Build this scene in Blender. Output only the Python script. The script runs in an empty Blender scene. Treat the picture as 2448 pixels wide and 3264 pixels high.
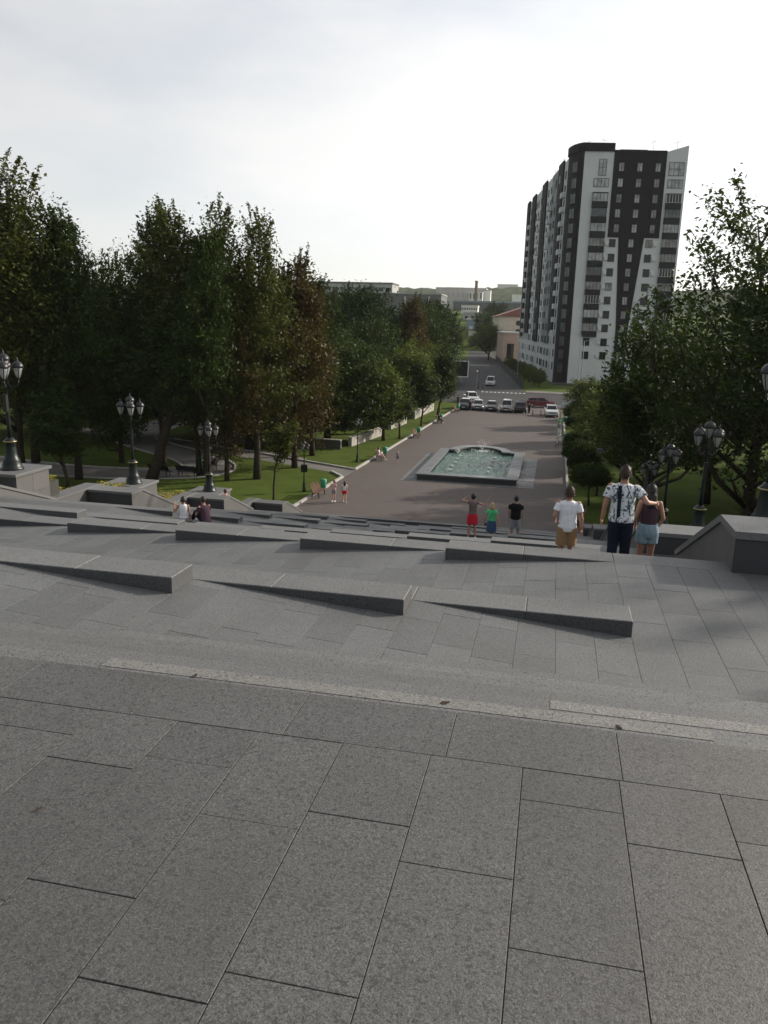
import bpy, bmesh, math, random
import numpy as np
from mathutils import Vector, Matrix

R = math.radians
SC = bpy.context.scene
COL = SC.collection
random.seed(7)

# ------------------------------------------------------------------ camera
CAM_H = 12.9
cd = bpy.data.cameras.new('camera')
cam = bpy.data.objects.new('camera', cd)
COL.objects.link(cam)
SC.camera = cam
cd.sensor_fit = 'VERTICAL'
cd.sensor_height = 36.0
cd.sensor_width = 27.0
cd.lens = 2542.0 / 3264.0 * 36.0
cd.clip_start = 0.05
cd.clip_end = 9000.0


def aim(yaw, pitch, roll):
    f0 = Vector((-math.sin(yaw), math.cos(yaw), 0))
    r0 = Vector((math.cos(yaw), math.sin(yaw), 0))
    u0 = Vector((0, 0, 1))
    fw = math.cos(pitch) * f0 - math.sin(pitch) * u0
    up = math.cos(pitch) * u0 + math.sin(pitch) * f0
    rt = math.cos(roll) * r0 + math.sin(roll) * up
    up = math.cos(roll) * up - math.sin(roll) * r0
    m = Matrix((rt, up, -fw)).transposed().to_4x4()
    m.translation = Vector((0, 0, CAM_H))
    cam.matrix_world = m


aim(R(11.709), R(13.349), R(1.578))

# ------------------------------------------------------------------ world, sun, exposure
SUN_AZ, SUN_EL = R(37.0), R(24.5)          # azimuth from +X towards +Y
world = bpy.data.worlds.new('World')
SC.world = world
world.use_nodes = True
wn, wl = world.node_tree.nodes, world.node_tree.links
wn.clear()
w_out = wn.new('ShaderNodeOutputWorld')
w_bg = wn.new('ShaderNodeBackground')
w_sky = wn.new('ShaderNodeTexSky')
w_sky.sky_type = 'NISHITA'
w_sky.sun_disc = False
w_sky.sun_elevation = SUN_EL
w_sky.sun_rotation = math.pi / 2 - SUN_AZ
w_sky.altitude = 120
w_sky.air_density = 1.0
w_sky.dust_density = 1.0
w_sky.ozone_density = 1.0
w_bw = wn.new('ShaderNodeRGBToBW')
w_tint = wn.new('ShaderNodeMix'); w_tint.data_type = 'RGBA'; w_tint.blend_type = 'MULTIPLY'
w_tint.inputs[0].default_value = 1.0
w_tint.inputs[7].default_value = (1.012, 1.0, 0.985, 1)
w_tc = wn.new('ShaderNodeTexCoord')
w_map = wn.new('ShaderNodeMapping'); w_map.inputs['Scale'].default_value = (1.0, 1.0, 3.2)
w_noise = wn.new('ShaderNodeTexNoise'); w_noise.inputs['Scale'].default_value = 1.7
w_noise.inputs['Detail'].default_value = 7; w_noise.inputs['Roughness'].default_value = 0.52
w_ramp = wn.new('ShaderNodeMapRange')
w_ramp.inputs[1].default_value = 0.36; w_ramp.inputs[2].default_value = 0.66
w_ramp.inputs[3].default_value = 0.50; w_ramp.inputs[4].default_value = 0.93
w_mix = wn.new('ShaderNodeMix'); w_mix.data_type = 'RGBA'
w_gain = wn.new('ShaderNodeMath'); w_gain.operation = 'MULTIPLY'; w_gain.inputs[1].default_value = 0.5
w_add = wn.new('ShaderNodeMath'); w_add.operation = 'ADD'; 
# thin veil of hazy cloud: brighter towards the sun, as forward scattering makes it
w_dot = wn.new('ShaderNodeVectorMath'); w_dot.operation = 'DOT_PRODUCT'
w_dot.inputs[1].default_value = (math.cos(SUN_EL) * math.cos(SUN_AZ), math.cos(SUN_EL) * math.sin(SUN_AZ), math.sin(SUN_EL))
w_veil = wn.new('ShaderNodeMapRange')
w_veil.inputs[1].default_value = -1.0; w_veil.inputs[2].default_value = 1.0
w_veil.inputs[3].default_value = 0.9; w_veil.inputs[4].default_value = 7.9
wl.new(w_sky.outputs[0], w_bw.inputs[0])
wl.new(w_bw.outputs[0], w_gain.inputs[0])
wl.new(w_gain.outputs[0], w_add.inputs[0])
wl.new(w_add.outputs[0], w_tint.inputs[6])
wl.new(w_dot.outputs['Value'], w_veil.inputs[0])
wl.new(w_veil.outputs[0], w_add.inputs[1])
wl.new(w_tc.outputs['Generated'], w_map.inputs[0])
wl.new(w_tc.outputs['Generated'], w_dot.inputs[0])
wl.new(w_map.outputs[0], w_noise.inputs[0])
wl.new(w_noise.outputs[0], w_ramp.inputs[0])
wl.new(w_ramp.outputs[0], w_mix.inputs[0])
wl.new(w_sky.outputs[0], w_mix.inputs[6])
wl.new(w_tint.outputs[2], w_mix.inputs[7])
wl.new(w_mix.outputs[2], w_bg.inputs[0])
w_bg.inputs[1].default_value = 0.12
wl.new(w_bg.outputs[0], w_out.inputs[0])

sd = bpy.data.lights.new('sun', 'SUN')
sd.energy = 5.0
sd.angle = R(0.8)
sd.color = (1.0, 0.91, 0.79)
sun = bpy.data.objects.new('sun', sd)
COL.objects.link(sun)
sdir = Vector((math.cos(SUN_EL) * math.cos(SUN_AZ), math.cos(SUN_EL) * math.sin(SUN_AZ), math.sin(SUN_EL)))
sun.rotation_euler = (-sdir).to_track_quat('-Z', 'Y').to_euler()

SC.view_settings.view_transform = 'Standard'
SC.view_settings.look = 'None'
SC.view_settings.exposure = 0.17
SC.view_settings.gamma = 1.0
SC.view_settings.use_curve_mapping = False
try:
    SC.cycles.use_denoising = True
    SC.cycles.max_bounces = 6
    SC.cycles.transparent_max_bounces = 8
    SC.cycles.volume_bounces = 0
except Exception:
    pass


# ------------------------------------------------------------------ materials
class NT:
    def __init__(s, name):
        s.m = bpy.data.materials.new(name)
        s.m.use_nodes = True
        s.n, s.l = s.m.node_tree.nodes, s.m.node_tree.links
        s.b = s.n['Principled BSDF']
        g = s.n.new('ShaderNodeNewGeometry')
        s.pos = g.outputs['Position']

    def noise(s, scale, detail=4, rough=0.55, vec=None, stretch=None):
        n = s.n.new('ShaderNodeTexNoise')
        n.inputs['Scale'].default_value = scale
        n.inputs['Detail'].default_value = detail
        n.inputs['Roughness'].default_value = rough
        v = vec or s.pos
        if stretch:
            mp = s.n.new('ShaderNodeMapping')
            mp.inputs['Scale'].default_value = stretch
            s.l.new(v, mp.inputs[0]); v = mp.outputs[0]
        s.l.new(v, n.inputs['Vector'])
        return n.outputs[0]

    def voro(s, scale, vec=None):
        n = s.n.new('ShaderNodeTexVoronoi')
        n.inputs['Scale'].default_value = scale
        s.l.new(vec or s.pos, n.inputs['Vector'])
        return n

    def rng(s, sock, a, b, c, d):
        n = s.n.new('ShaderNodeMapRange')
        for i, v in enumerate((a, b, c, d)):
            n.inputs[i + 1].default_value = v
        s.l.new(sock, n.inputs[0])
        return n.outputs[0]

    def mix(s, fac, a, b, mode='MIX'):
        n = s.n.new('ShaderNodeMix'); n.data_type = 'RGBA'; n.blend_type = mode
        for i, v in ((0, fac), (6, a), (7, b)):
            if isinstance(v, (int, float)):
                n.inputs[i].default_value = v
            elif isinstance(v, tuple):
                n.inputs[i].default_value = (*v, 1) if len(v) == 3 else v
            else:
                s.l.new(v, n.inputs[i])
        return n.outputs[2]

    def rand(s):
        return s.n.new('ShaderNodeObjectInfo').outputs['Random']

    def math(s, op, a, b):
        n = s.n.new('ShaderNodeMath'); n.operation = op
        for i, v in ((0, a), (1, b)):
            if isinstance(v, (int, float)):
                n.inputs[i].default_value = v
            else:
                s.l.new(v, n.inputs[i])
        return n.outputs[0]

    def col(s, sock):
        if isinstance(sock, tuple):
            s.b.inputs['Base Color'].default_value = (*sock, 1)
        else:
            s.l.new(sock, s.b.inputs['Base Color'])

    def rough(s, v):
        if isinstance(v, (int, float)):
            s.b.inputs['Roughness'].default_value = v
        else:
            s.l.new(v, s.b.inputs['Roughness'])

    def bump(s, sock, strength=0.3, dist=0.01):
        n = s.n.new('ShaderNodeBump')
        n.inputs['Strength'].default_value = strength
        n.inputs['Distance'].default_value = dist
        s.l.new(sock, n.inputs['Height'])
        s.l.new(n.outputs[0], s.b.inputs['Normal'])


M = {}


def granite(name, c0, spread=0.35, speck=True, rough=0.62, stain=0.35):
    t = NT(name)
    k = lambda f: tuple(v * f for v in c0)
    fine = t.noise(150, 3, 0.75)
    base = t.mix(t.rng(fine, 0.35, 0.65, 0, 1), k(1 - spread), k(1 + spread))
    if speck:
        mid = t.noise(66, 3, 0.65)
        base = t.mix(t.rng(mid, 0.53, 0.62, 0, 0.8), base, k(0.25))
        lite = t.noise(105, 2, 0.5, vec=None, stretch=(1.1, 0.9, 1.3))
        base = t.mix(t.rng(lite, 0.58, 0.66, 0, 0.65), base, k(2.0))
    vo = t.voro(1.15)
    base = t.mix(t.rng(vo.outputs['Distance'], 0.020, 0.030, 0.65, 0), base, k(0.25))
    st = t.noise(0.9, 6, 0.62)
    base = t.mix(t.rng(st, 0.3, 0.75, 0, stain), base, k(0.55), 'MIX')
    st2 = t.noise(4.5, 5, 0.65, stretch=(1, 0.5, 1))
    base = t.mix(t.rng(st2, 0.52, 0.75, 0, stain * 0.7), base, k(0.6))
    var = t.rng(t.rand(), 0, 1, 0.88, 1.10)
    n = t.n.new('ShaderNodeCombineColor')
    for i in range(3):
        t.l.new(var, n.inputs[i])
    base = t.mix(1.0, base, n.outputs[0], 'MULTIPLY')
    t.col(base)
    t.rough(t.rng(st, 0.3, 0.7, rough - 0.1, rough + 0.12))
    t.bump(fine, 0.45, 0.006)
    M[name] = t.m


granite('granite', (0.080, 0.079, 0.077), 0.6, True, 0.62, 0.55)
granite('granite_ramp', (0.105, 0.108, 0.108), 0.35, True, 0.6, 0.35)
granite('granite_side_shade', (0.076, 0.078, 0.080), 0.3, True, 0.5, 0.25)
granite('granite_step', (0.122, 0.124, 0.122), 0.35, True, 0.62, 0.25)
granite('granite_strip', (0.160, 0.156, 0.148), 0.3, True, 0.7, 0.15)
granite('granite_coping', (0.135, 0.136, 0.135), 0.2, True, 0.55, 0.2)
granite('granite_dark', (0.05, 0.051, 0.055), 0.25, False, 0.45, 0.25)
granite('granite_wall', (0.098, 0.095, 0.091), 0.22, False, 0.6, 0.35)
granite('granite_bed', (0.05, 0.048, 0.044), 0.3, False, 0.9, 0.2)
granite('fountain_stone', (0.118, 0.125, 0.126), 0.2, False, 0.4, 0.25)


def simple(name, c, rough=0.6, var=0.12, scale=6.0, metal=0.0, coat=0.0, spec=0.5):
    t = NT(name)
    n = t.noise(scale, 5, 0.6)
    t.col(t.mix(t.rng(n, 0.3, 0.7, 0, 1), tuple(v * (1 - var) for v in c), tuple(min(1, v * (1 + var)) for v in c)))
    t.rough(t.rng(n, 0.3, 0.7, max(0.02, rough - 0.06), min(1, rough + 0.06)))
    t.b.inputs['Metallic'].default_value = metal
    t.b.inputs['Coat Weight'].default_value = coat
    t.b.inputs['Specular IOR Level'].default_value = spec
    M[name] = t.m
    return t


def make_ground_mats():
    t = NT('grass')
    a = t.noise(0.35, 6, 0.65); b = t.noise(9.0, 5, 0.7); c = t.noise(60, 2, 0.6)
    base = t.mix(t.rng(a, 0.3, 0.7, 0, 1), (0.050, 0.082, 0.010), (0.098, 0.132, 0.020))
    base = t.mix(t.rng(b, 0.42, 0.75, 0, 0.65), base, (0.028, 0.046, 0.010))
    base = t.mix(t.rng(c, 0.5, 0.8, 0, 0.5), base, (0.10, 0.12, 0.035))
    t.col(base); t.rough(0.95); t.bump(c, 0.9, 0.05)
    t.b.inputs['Specular IOR Level'].default_value = 0.1
    M['grass'] = t.m
    t = NT('plaza_paving')
    # small setts: brick pattern as fine relief and tone
    br = t.n.new('ShaderNodeTexBrick')
    br.inputs['Scale'].default_value = 1.0
    br.inputs['Brick Width'].default_value = 0.40
    br.inputs['Row Height'].default_value = 0.20
    br.inputs['Mortar Size'].default_value = 0.012
    br.inputs['Color1'].default_value = (0.094, 0.077, 0.071, 1)
    br.inputs['Color2'].default_value = (0.108, 0.089, 0.082, 1)
    br.inputs['Mortar'].default_value = (0.085, 0.071, 0.066, 1)
    t.l.new(t.pos, br.inputs['Vector'])
    a = t.noise(0.12, 6, 0.62); b = t.noise(1.3, 5, 0.6)
    base = t.mix(t.rng(a, 0.35, 0.68, 0, 0.5), br.outputs[0], (0.116, 0.100, 0.092))
    base = t.mix(t.rng(b, 0.5, 0.78, 0, 0.45), base, (0.064, 0.055, 0.052))
    t.col(base); t.rough(0.75); t.b.inputs['Specular IOR Level'].default_value = 0.25
    M['plaza_paving'] = t.m
    t = NT('asphalt')
    a = t.noise(0.25, 6, 0.6); b = t.noise(22, 4, 0.7)
    base = t.mix(t.rng(a, 0.3, 0.7, 0, 1), (0.036, 0.037, 0.040), (0.060, 0.059, 0.059))
    base = t.mix(t.rng(b, 0.4, 0.7, 0, 0.4), base, (0.032, 0.032, 0.034))
    t.col(base); t.rough(0.8); t.b.inputs['Specular IOR Level'].default_value = 0.2
    M['asphalt'] = t.m
    t = NT('path_paving')
    a = t.noise(0.5, 6, 0.6); b = t.noise(14, 4, 0.7)
    base = t.mix(t.rng(a, 0.3, 0.7, 0, 1), (0.13, 0.125, 0.118), (0.20, 0.19, 0.175))
    base = t.mix(t.rng(b, 0.5, 0.8, 0, 0.4), base, (0.08, 0.078, 0.072))
    t.col(base); t.rough(0.85); t.b.inputs['Specular IOR Level'].default_value = 0.2
    M['path_paving'] = t.m
    t = NT('hillside')
    a = t.noise(0.012, 8, 0.7); b = t.noise(0.06, 6, 0.7)
    base = t.mix(t.rng(a, 0.35, 0.68, 0, 1), (0.030, 0.048, 0.020), (0.065, 0.075, 0.035))
    base = t.mix(t.rng(b, 0.45, 0.75, 0, 0.6), base, (0.022, 0.034, 0.015))
    t.col(base); t.rough(1.0); t.b.inputs['Specular IOR Level'].default_value = 0.0
    M['hillside'] = t.m


make_ground_mats()


def leafmat(name, c0, c1, hue=0.06):
    t = NT(name)
    a = t.noise(0.55, 3, 0.6)
    g = t.n.new('ShaderNodeNewGeometry')
    rnd = g.outputs['Random Per Island']
    base = t.mix(t.rng(a, 0.34, 0.66, 0, 1), c0, c1)
    base = t.mix(t.rng(rnd, 0, 1, 0, 0.5), base, tuple(v * 1.3 for v in c1))
    t.b.inputs['Roughness'].default_value = 0.55
    t.b.inputs['Specular IOR Level'].default_value = 0.12
    t.col(base)
    tr = t.n.new('ShaderNodeBsdfTranslucent')
    t.l.new(t.mix(1.0, base, (1.25, 1.3, 0.55), 'MULTIPLY'), tr.inputs[0])
    mx = t.n.new('ShaderNodeMixShader'); mx.inputs[0].default_value = 0.24
    t.l.new(t.b.outputs[0], mx.inputs[1]); t.l.new(tr.outputs[0], mx.inputs[2])
    out = t.n['Material Output']
    t.l.new(mx.outputs[0], out.inputs[0])
    M[name] = t.m


leafmat('leaf_green', (0.019, 0.034, 0.008), (0.040, 0.060, 0.014))
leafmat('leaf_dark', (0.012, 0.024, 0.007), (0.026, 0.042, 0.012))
leafmat('leaf_olive', (0.036, 0.046, 0.010), (0.072, 0.080, 0.020))
leafmat('leaf_brown', (0.042, 0.028, 0.010), (0.066, 0.050, 0.018))
leafmat('leaf_linden', (0.050, 0.070, 0.014), (0.105, 0.128, 0.032))
leafmat('leaf_yellow', (0.16, 0.14, 0.03), (0.30, 0.26, 0.05))
t = simple('bark', (0.055, 0.042, 0.032), 0.95, 0.45, 7.0, spec=0.1)
t.bump(t.noise(14, 5, 0.7, stretch=(1, 1, 0.2)), 0.8, 0.05)
simple('bark_pale', (0.14, 0.12, 0.095), 0.95, 0.35, 5.0, spec=0.1)
simple('iron_green', (0.006, 0.011, 0.009), 0.42, 0.25, 12.0, spec=0.35)
simple('iron_black', (0.009, 0.009, 0.010), 0.42, 0.25, 12.0)
simple('gold_trim', (0.35, 0.28, 0.14), 0.35, 0.15, 20, 0.8)
simple('galvanised', (0.34, 0.35, 0.36), 0.45, 0.1, 9, 0.4)
simple('kerb_stone', (0.36, 0.345, 0.32), 0.8, 0.2, 3.0)
simple('stone_pale', (0.31, 0.29, 0.255), 0.85, 0.2, 1.2)
simple('paint_white', (0.74, 0.74, 0.72), 0.7, 0.08, 2.5)
simple('facade_white', (0.54, 0.56, 0.57), 0.75, 0.05, 0.5)
simple('facade_grey', (0.19, 0.21, 0.235), 0.75, 0.06, 0.5)
simple('facade_dark', (0.014, 0.012, 0.015), 0.8, 0.25, 1.2, spec=0.2)
simple('balcony_dark', (0.014, 0.013, 0.017), 0.6, 0.2, 2, spec=0.25)
simple('frame_dark', (0.04, 0.04, 0.045), 0.5, 0.1)
simple('frame_white', (0.62, 0.63, 0.62), 0.5, 0.08)
simple('roof_red', (0.20, 0.085, 0.065), 0.85, 0.25, 1.5)
simple('plaster_cream', (0.52, 0.47, 0.39), 0.9, 0.1, 0.7)
simple('plaster_pink', (0.40, 0.29, 0.24), 0.9, 0.1, 0.7)
simple('factory_grey', (0.35, 0.35, 0.34), 0.9, 0.12, 0.3)
simple('factory_dark', (0.12, 0.125, 0.12), 0.9, 0.15, 0.3)
simple('factory_tan', (0.46, 0.42, 0.38), 0.9, 0.1, 0.1)
simple('far_white', (0.66, 0.65, 0.62), 0.9, 0.08, 0.2)
simple('metal_blue', (0.22, 0.27, 0.33), 0.6, 0.1, 0.5)
simple('brick_chimney', (0.22, 0.15, 0.12), 0.9, 0.15, 0.6)
simple('wood_bench', (0.105, 0.048, 0.032), 0.5, 0.25, 14)
simple('bin_green', (0.03, 0.26, 0.15), 0.4, 0.1, 8, 0, 0.3)
simple('rubber', (0.015, 0.015, 0.016), 0.85, 0.2)
simple('chrome', (0.6, 0.6, 0.6), 0.2, 0.05, 8, 1.0)
simple('skin_light', (0.47, 0.28, 0.20), 0.55, 0.08, 12)
simple('skin_tan', (0.38, 0.205, 0.14), 0.55, 0.08, 12)
simple('hair_black', (0.012, 0.010, 0.010), 0.5, 0.3, 60)
simple('hair_brown', (0.035, 0.018, 0.011), 0.5, 0.3, 60)
simple('hair_auburn', (0.052, 0.023, 0.013), 0.5, 0.45, 50)
simple('hair_blond', (0.42, 0.30, 0.15), 0.5, 0.25, 60)
for nm, c in dict(white=(0.74, 0.75, 0.78), black=(0.012, 0.012, 0.014), green=(0.10, 0.58, 0.24), red=(0.50, 0.025, 0.04),
                  navy=(0.016, 0.02, 0.035), denim=(0.055, 0.10, 0.19), palejean=(0.24, 0.34, 0.40), khaki=(0.30, 0.19, 0.10),
                  grey=(0.26, 0.27, 0.30), plum=(0.07, 0.04, 0.055), pink=(0.62, 0.40, 0.38), brown=(0.13, 0.055, 0.045), taupe=(0.16, 0.12, 0.12)).items():
    tt = simple('cloth_' + nm, c, 0.9, 0.10, 16, spec=0.15)
    tt.bump(tt.noise(9, 4, 0.6, stretch=(1, 1, 0.5)), 0.5, 0.02)
t = NT('cloth_floral')
mp = t.n.new('ShaderNodeMapping'); mp.inputs['Rotation'].default_value = (0.4, 0.7, 0.6); mp.inputs['Scale'].default_value = (1, 1, 0.42)
t.l.new(t.pos, mp.inputs[0])
nz = t.noise(30, 2.5, 0.55, vec=mp.outputs[0])
mp2 = t.n.new('ShaderNodeMapping'); mp2.inputs['Rotation'].default_value = (-0.5, 0.3, -0.8); mp2.inputs['Scale'].default_value = (0.4, 1, 1.1)
t.l.new(t.pos, mp2.inputs[0])
nz2 = t.noise(26, 2.5, 0.55, vec=mp2.outputs[0])
base = t.mix(t.rng(nz, 0.55, 0.59, 0, 1), (0.66, 0.70, 0.72), (0.05, 0.065, 0.09))
base = t.mix(t.rng(nz2, 0.56, 0.60, 0, 1), base, (0.09, 0.12, 0.14))
t.col(base); t.rough(0.9); t.b.inputs['Specular IOR Level'].default_value = 0.15
M['cloth_floral'] = t.m
for nm, c in dict(white=(0.70, 0.71, 0.72), black=(0.012, 0.012, 0.014), silver=(0.30, 0.31, 0.33), grey=(0.10, 0.105, 0.11),
                  red=(0.13, 0.016, 0.022), ice=(0.42, 0.50, 0.56), olive=(0.06, 0.065, 0.06)).items():
    simple('car_' + nm, c, 0.28, 0.05, 3, 0.0 if nm in ('white', 'black', 'red') else 0.3, 0.8)


def glassmat(name, c, rough=0.08):
    t = NT(name)
    n = t.noise(0.7, 3, 0.5)
    t.col(t.mix(t.rng(n, 0.3, 0.7, 0, 1), tuple(v * 0.6 for v in c), tuple(v * 1.5 for v in c)))
    t.rough(rough); t.b.inputs['Specular IOR Level'].default_value = 0.32
    M[name] = t.m


glassmat('glass_dark', (0.016, 0.018, 0.021))
glassmat('glass_house', (0.09, 0.10, 0.105), 0.12)
glassmat('glass_curtain', (0.33, 0.34, 0.34), 0.2)
glassmat('glass_blind', (0.20, 0.20, 0.19), 0.25)
t = NT('lantern_glass')
n_ = t.noise(5, 3, 0.5)
t.col(t.mix(t.rng(n_, 0.3, 0.7, 0, 1), (0.33, 0.34, 0.34), (0.44, 0.45, 0.44)))
t.rough(0.35)
tr = t.n.new('ShaderNodeBsdfTranslucent'); tr.inputs[0].default_value = (0.6, 0.6, 0.59, 1)
mx = t.n.new('ShaderNodeMixShader'); mx.inputs[0].default_value = 0.45
t.l.new(t.b.outputs[0], mx.inputs[1]); t.l.new(tr.outputs[0], mx.inputs[2]); t.l.new(mx.outputs[0], t.n['Material Output'].inputs[0])
M['lantern_glass'] = t.m
t = NT('water')
w1 = t.noise(1.6, 5, 0.6, stretch=(1, 0.55, 1)); w2 = t.noise(5.5, 3, 0.6)
sm = t.math('ADD', w1, t.math('MULTIPLY', w2, 0.5))
t.col(t.mix(t.rng(w1, 0.3, 0.7, 0, 1), (0.018, 0.060, 0.042), (0.040, 0.095, 0.070)))
t.rough(0.09); t.bump(sm, 0.9, 0.16); t.b.inputs['Specular IOR Level'].default_value = 0.3
M['water'] = t.m
t = NT('spray'); t.col((0.8, 0.82, 0.82)); t.rough(0.2); M['spray'] = t.m


# ------------------------------------------------------------------ mesh helpers
def link(o, parent=None):
    COL.objects.link(o)
    if parent is not None:
        o.parent = parent
    return o


def mobj(name, verts, faces, mat, parent=None, smooth=False, mats=None, mi=None):
    me = bpy.data.meshes.new(name)
    me.from_pydata([tuple(v) for v in verts], [], faces)
    for m_ in (mats or [mat]):
        me.materials.append(M[m_])
    if mi is not None:
        me.polygons.foreach_set('material_index', mi)
    if smooth:
        me.polygons.foreach_set('use_smooth', [True] * len(me.polygons))
    me.update()
    return link(bpy.data.objects.new(name, me), parent)


def empty(name, loc=(0, 0, 0), rz=0.0, label=None, cat=None, group=None, kind=None):
    o = bpy.data.objects.new(name, None)
    o.empty_display_size = 0.2
    COL.objects.link(o)
    o.location = loc
    o.rotation_euler = (0, 0, rz)
    return tag(o, label, cat, group, kind)


def tag(o, label=None, cat=None, group=None, kind=None):
    if label: o['label'] = label
    if cat: o['category'] = cat
    if group: o['group'] = group
    if kind: o['kind'] = kind
    return o


def inst(src, parent, loc=(0, 0, 0), rot=(0, 0, 0), scale=(1, 1, 1), name=None):
    c = src.copy()
    COL.objects.link(c)
    c.parent = parent
    c.location, c.rotation_euler, c.scale = loc, rot, scale
    return c


def copy_tree(o, parent=None):
    c = o.copy()
    COL.objects.link(c)
    c.parent = parent
    for ch in list(o.children):
        copy_tree(ch, c)
    return c


class MB:
    def __init__(s):
        s.v, s.f, s.mi, s.cur = [], [], [], 0

    def add(s, vs, fs):
        o = len(s.v)
        s.v += [tuple(v) for v in vs]
        s.f += [tuple(i + o for i in f) for f in fs]
        s.mi += [s.cur] * len(fs)
        return s

    def box(s, x0, x1, y0, y1, z0, z1):
        return s.add([(x0, y0, z0), (x1, y0, z0), (x1, y1, z0), (x0, y1, z0), (x0, y0, z1), (x1, y0, z1), (x1, y1, z1), (x0, y1, z1)],
                     [(3, 2, 1, 0), (4, 5, 6, 7), (0, 1, 5, 4), (1, 2, 6, 5), (2, 3, 7, 6), (3, 0, 4, 7)])

    def bbox(s, x0, x1, y0, y1, z0, z1, b=0.01):
        """box whose top edges are chamfered"""
        vs = [(x0, y0, z0), (x1, y0, z0), (x1, y1, z0), (x0, y1, z0),
              (x0, y0, z1 - b), (x1, y0, z1 - b), (x1, y1, z1 - b), (x0, y1, z1 - b),
              (x0 + b, y0 + b, z1), (x1 - b, y0 + b, z1), (x1 - b, y1 - b, z1), (x0 + b, y1 - b, z1)]
        fs = [(3, 2, 1, 0), (8, 9, 10, 11)]
        for i in range(4):
            j = (i + 1) % 4
            fs += [(i, j, 4 + j, 4 + i), (4 + i, 4 + j, 8 + j, 8 + i)]
        return s.add(vs, fs)

    def prism(s, pts, z0, z1):
        n = len(pts)
        return s.add([(x, y, z0) for x, y in pts] + [(x, y, z1) for x, y in pts],
                     [tuple(range(n))[::-1], tuple(range(n, 2 * n))] + [(i, (i + 1) % n, n + (i + 1) % n, n + i) for i in range(n)])

    def prism_x(s, pts, x0, x1):
        """side profile of (y, z) points extruded along x"""
        n = len(pts)
        return s.add([(x0, y, z) for y, z in pts] + [(x1, y, z) for y, z in pts],
                     [tuple(range(n)), tuple(range(n, 2 * n))[::-1]] + [(i, n + i, n + (i + 1) % n, (i + 1) % n) for i in range(n)])

    def prism_y(s, pts, y0, y1):
        n = len(pts)
        return s.add([(x, y0, z) for x, z in pts] + [(x, y1, z) for x, z in pts],
                     [tuple(range(n)), tuple(range(n, 2 * n))[::-1]] + [(i, n + i, n + (i + 1) % n, (i + 1) % n) for i in range(n)])

    def lathe(s, prof, n=12, c=(0, 0, 0)):
        vs, fs = [], []
        for r, z in prof:
            for k in range(n):
                a = 2 * math.pi * k / n
                vs.append((c[0] + r * math.cos(a), c[1] + r * math.sin(a), c[2] + z))
        m = len(prof)
        for i in range(m - 1):
            for k in range(n):
                fs.append((i * n + k, i * n + (k + 1) % n, (i + 1) * n + (k + 1) % n, (i + 1) * n + k))
        fs.append(tuple(range(n))[::-1]); fs.append(tuple((m - 1) * n + k for k in range(n)))
        return s.add(vs, fs)

    def tube(s, pts, rad, n=8, flat=1.0):
        pts = [Vector(p) for p in pts]
        rad = [rad] * len(pts) if isinstance(rad, (int, float)) else list(rad)
        vs, fs = [], []
        ref = None
        for i, p in enumerate(pts):
            d = (pts[min(i + 1, len(pts) - 1)] - pts[max(i - 1, 0)])
            d = d.normalized() if d.length > 1e-9 else Vector((0, 0, 1))
            if ref is None:
                ref = Vector((1, 0, 0)) if abs(d.x) < 0.9 else Vector((0, 1, 0))
            a = (ref - d * ref.dot(d)).normalized(); b = d.cross(a); ref = a
            for k in range(n):
                t_ = 2 * math.pi * k / n
                vs.append(p + (a * math.cos(t_) + b * math.sin(t_) * flat) * rad[i])
        m = len(pts)
        for i in range(m - 1):
            for k in range(n):
                fs.append((i * n + k, i * n + (k + 1) % n, (i + 1) * n + (k + 1) % n, (i + 1) * n + k))
        fs.append(tuple(range(n))[::-1]); fs.append(tuple((m - 1) * n + k for k in range(n)))
        return s.add(vs, fs)

    def capsule(s, p0, p1, r0, r1, n=10):
        p0, p1 = Vector(p0), Vector(p1)
        d = (p1 - p0).normalized()
        pts, rs = [], []
        for t_ in (-0.95, -0.6, 0):
            pts.append(p0 + d * r0 * t_); rs.append(r0 * math.sqrt(max(0.02, 1 - t_ * t_)))
        for t_ in (0, 0.6, 0.95):
            pts.append(p1 + d * r1 * t_); rs.append(r1 * math.sqrt(max(0.02, 1 - t_ * t_)))
        return s.tube(pts, rs, n)

    def ellipsoid(s, c, r, n=12, m=8):
        vs, fs = [], []
        for i in range(1, m):
            ph = math.pi * i / m
            for k in range(n):
                a = 2 * math.pi * k / n
                vs.append((c[0] + r[0] * math.sin(ph) * math.cos(a), c[1] + r[1] * math.sin(ph) * math.sin(a), c[2] - r[2] * math.cos(ph)))
        b = len(vs); vs += [(c[0], c[1], c[2] - r[2]), (c[0], c[1], c[2] + r[2])]
        for i in range(m - 2):
            for k in range(n):
                fs.append((i * n + k, i * n + (k + 1) % n, (i + 1) * n + (k + 1) % n, (i + 1) * n + k))
        for k in range(n):
            fs.append((b, (k + 1) % n, k)); fs.append((b + 1, (m - 2) * n + k, (m - 2) * n + (k + 1) % n))
        return s.add(vs, fs)

    def stack(s, secs, n=16):
        """horizontal ellipses (cx, cy, z, rx, ry), capped"""
        vs, fs = [], []
        for cx, cy, z, rx, ry in secs:
            for k in range(n):
                a = 2 * math.pi * k / n
                vs.append((cx + rx * math.cos(a), cy + ry * math.sin(a), z))
        m = len(secs)
        for i in range(m - 1):
            for k in range(n):
                fs.append((i * n + k, i * n + (k + 1) % n, (i + 1) * n + (k + 1) % n, (i + 1) * n + k))
        fs.append(tuple(range(n))[::-1]); fs.append(tuple((m - 1) * n + k for k in range(n)))
        return s.add(vs, fs)

    def build(s, name, mat, parent=None, smooth=False, mats=None):
        return mobj(name, s.v, s.f, mat, parent, smooth, mats, s.mi if mats else None)


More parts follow.
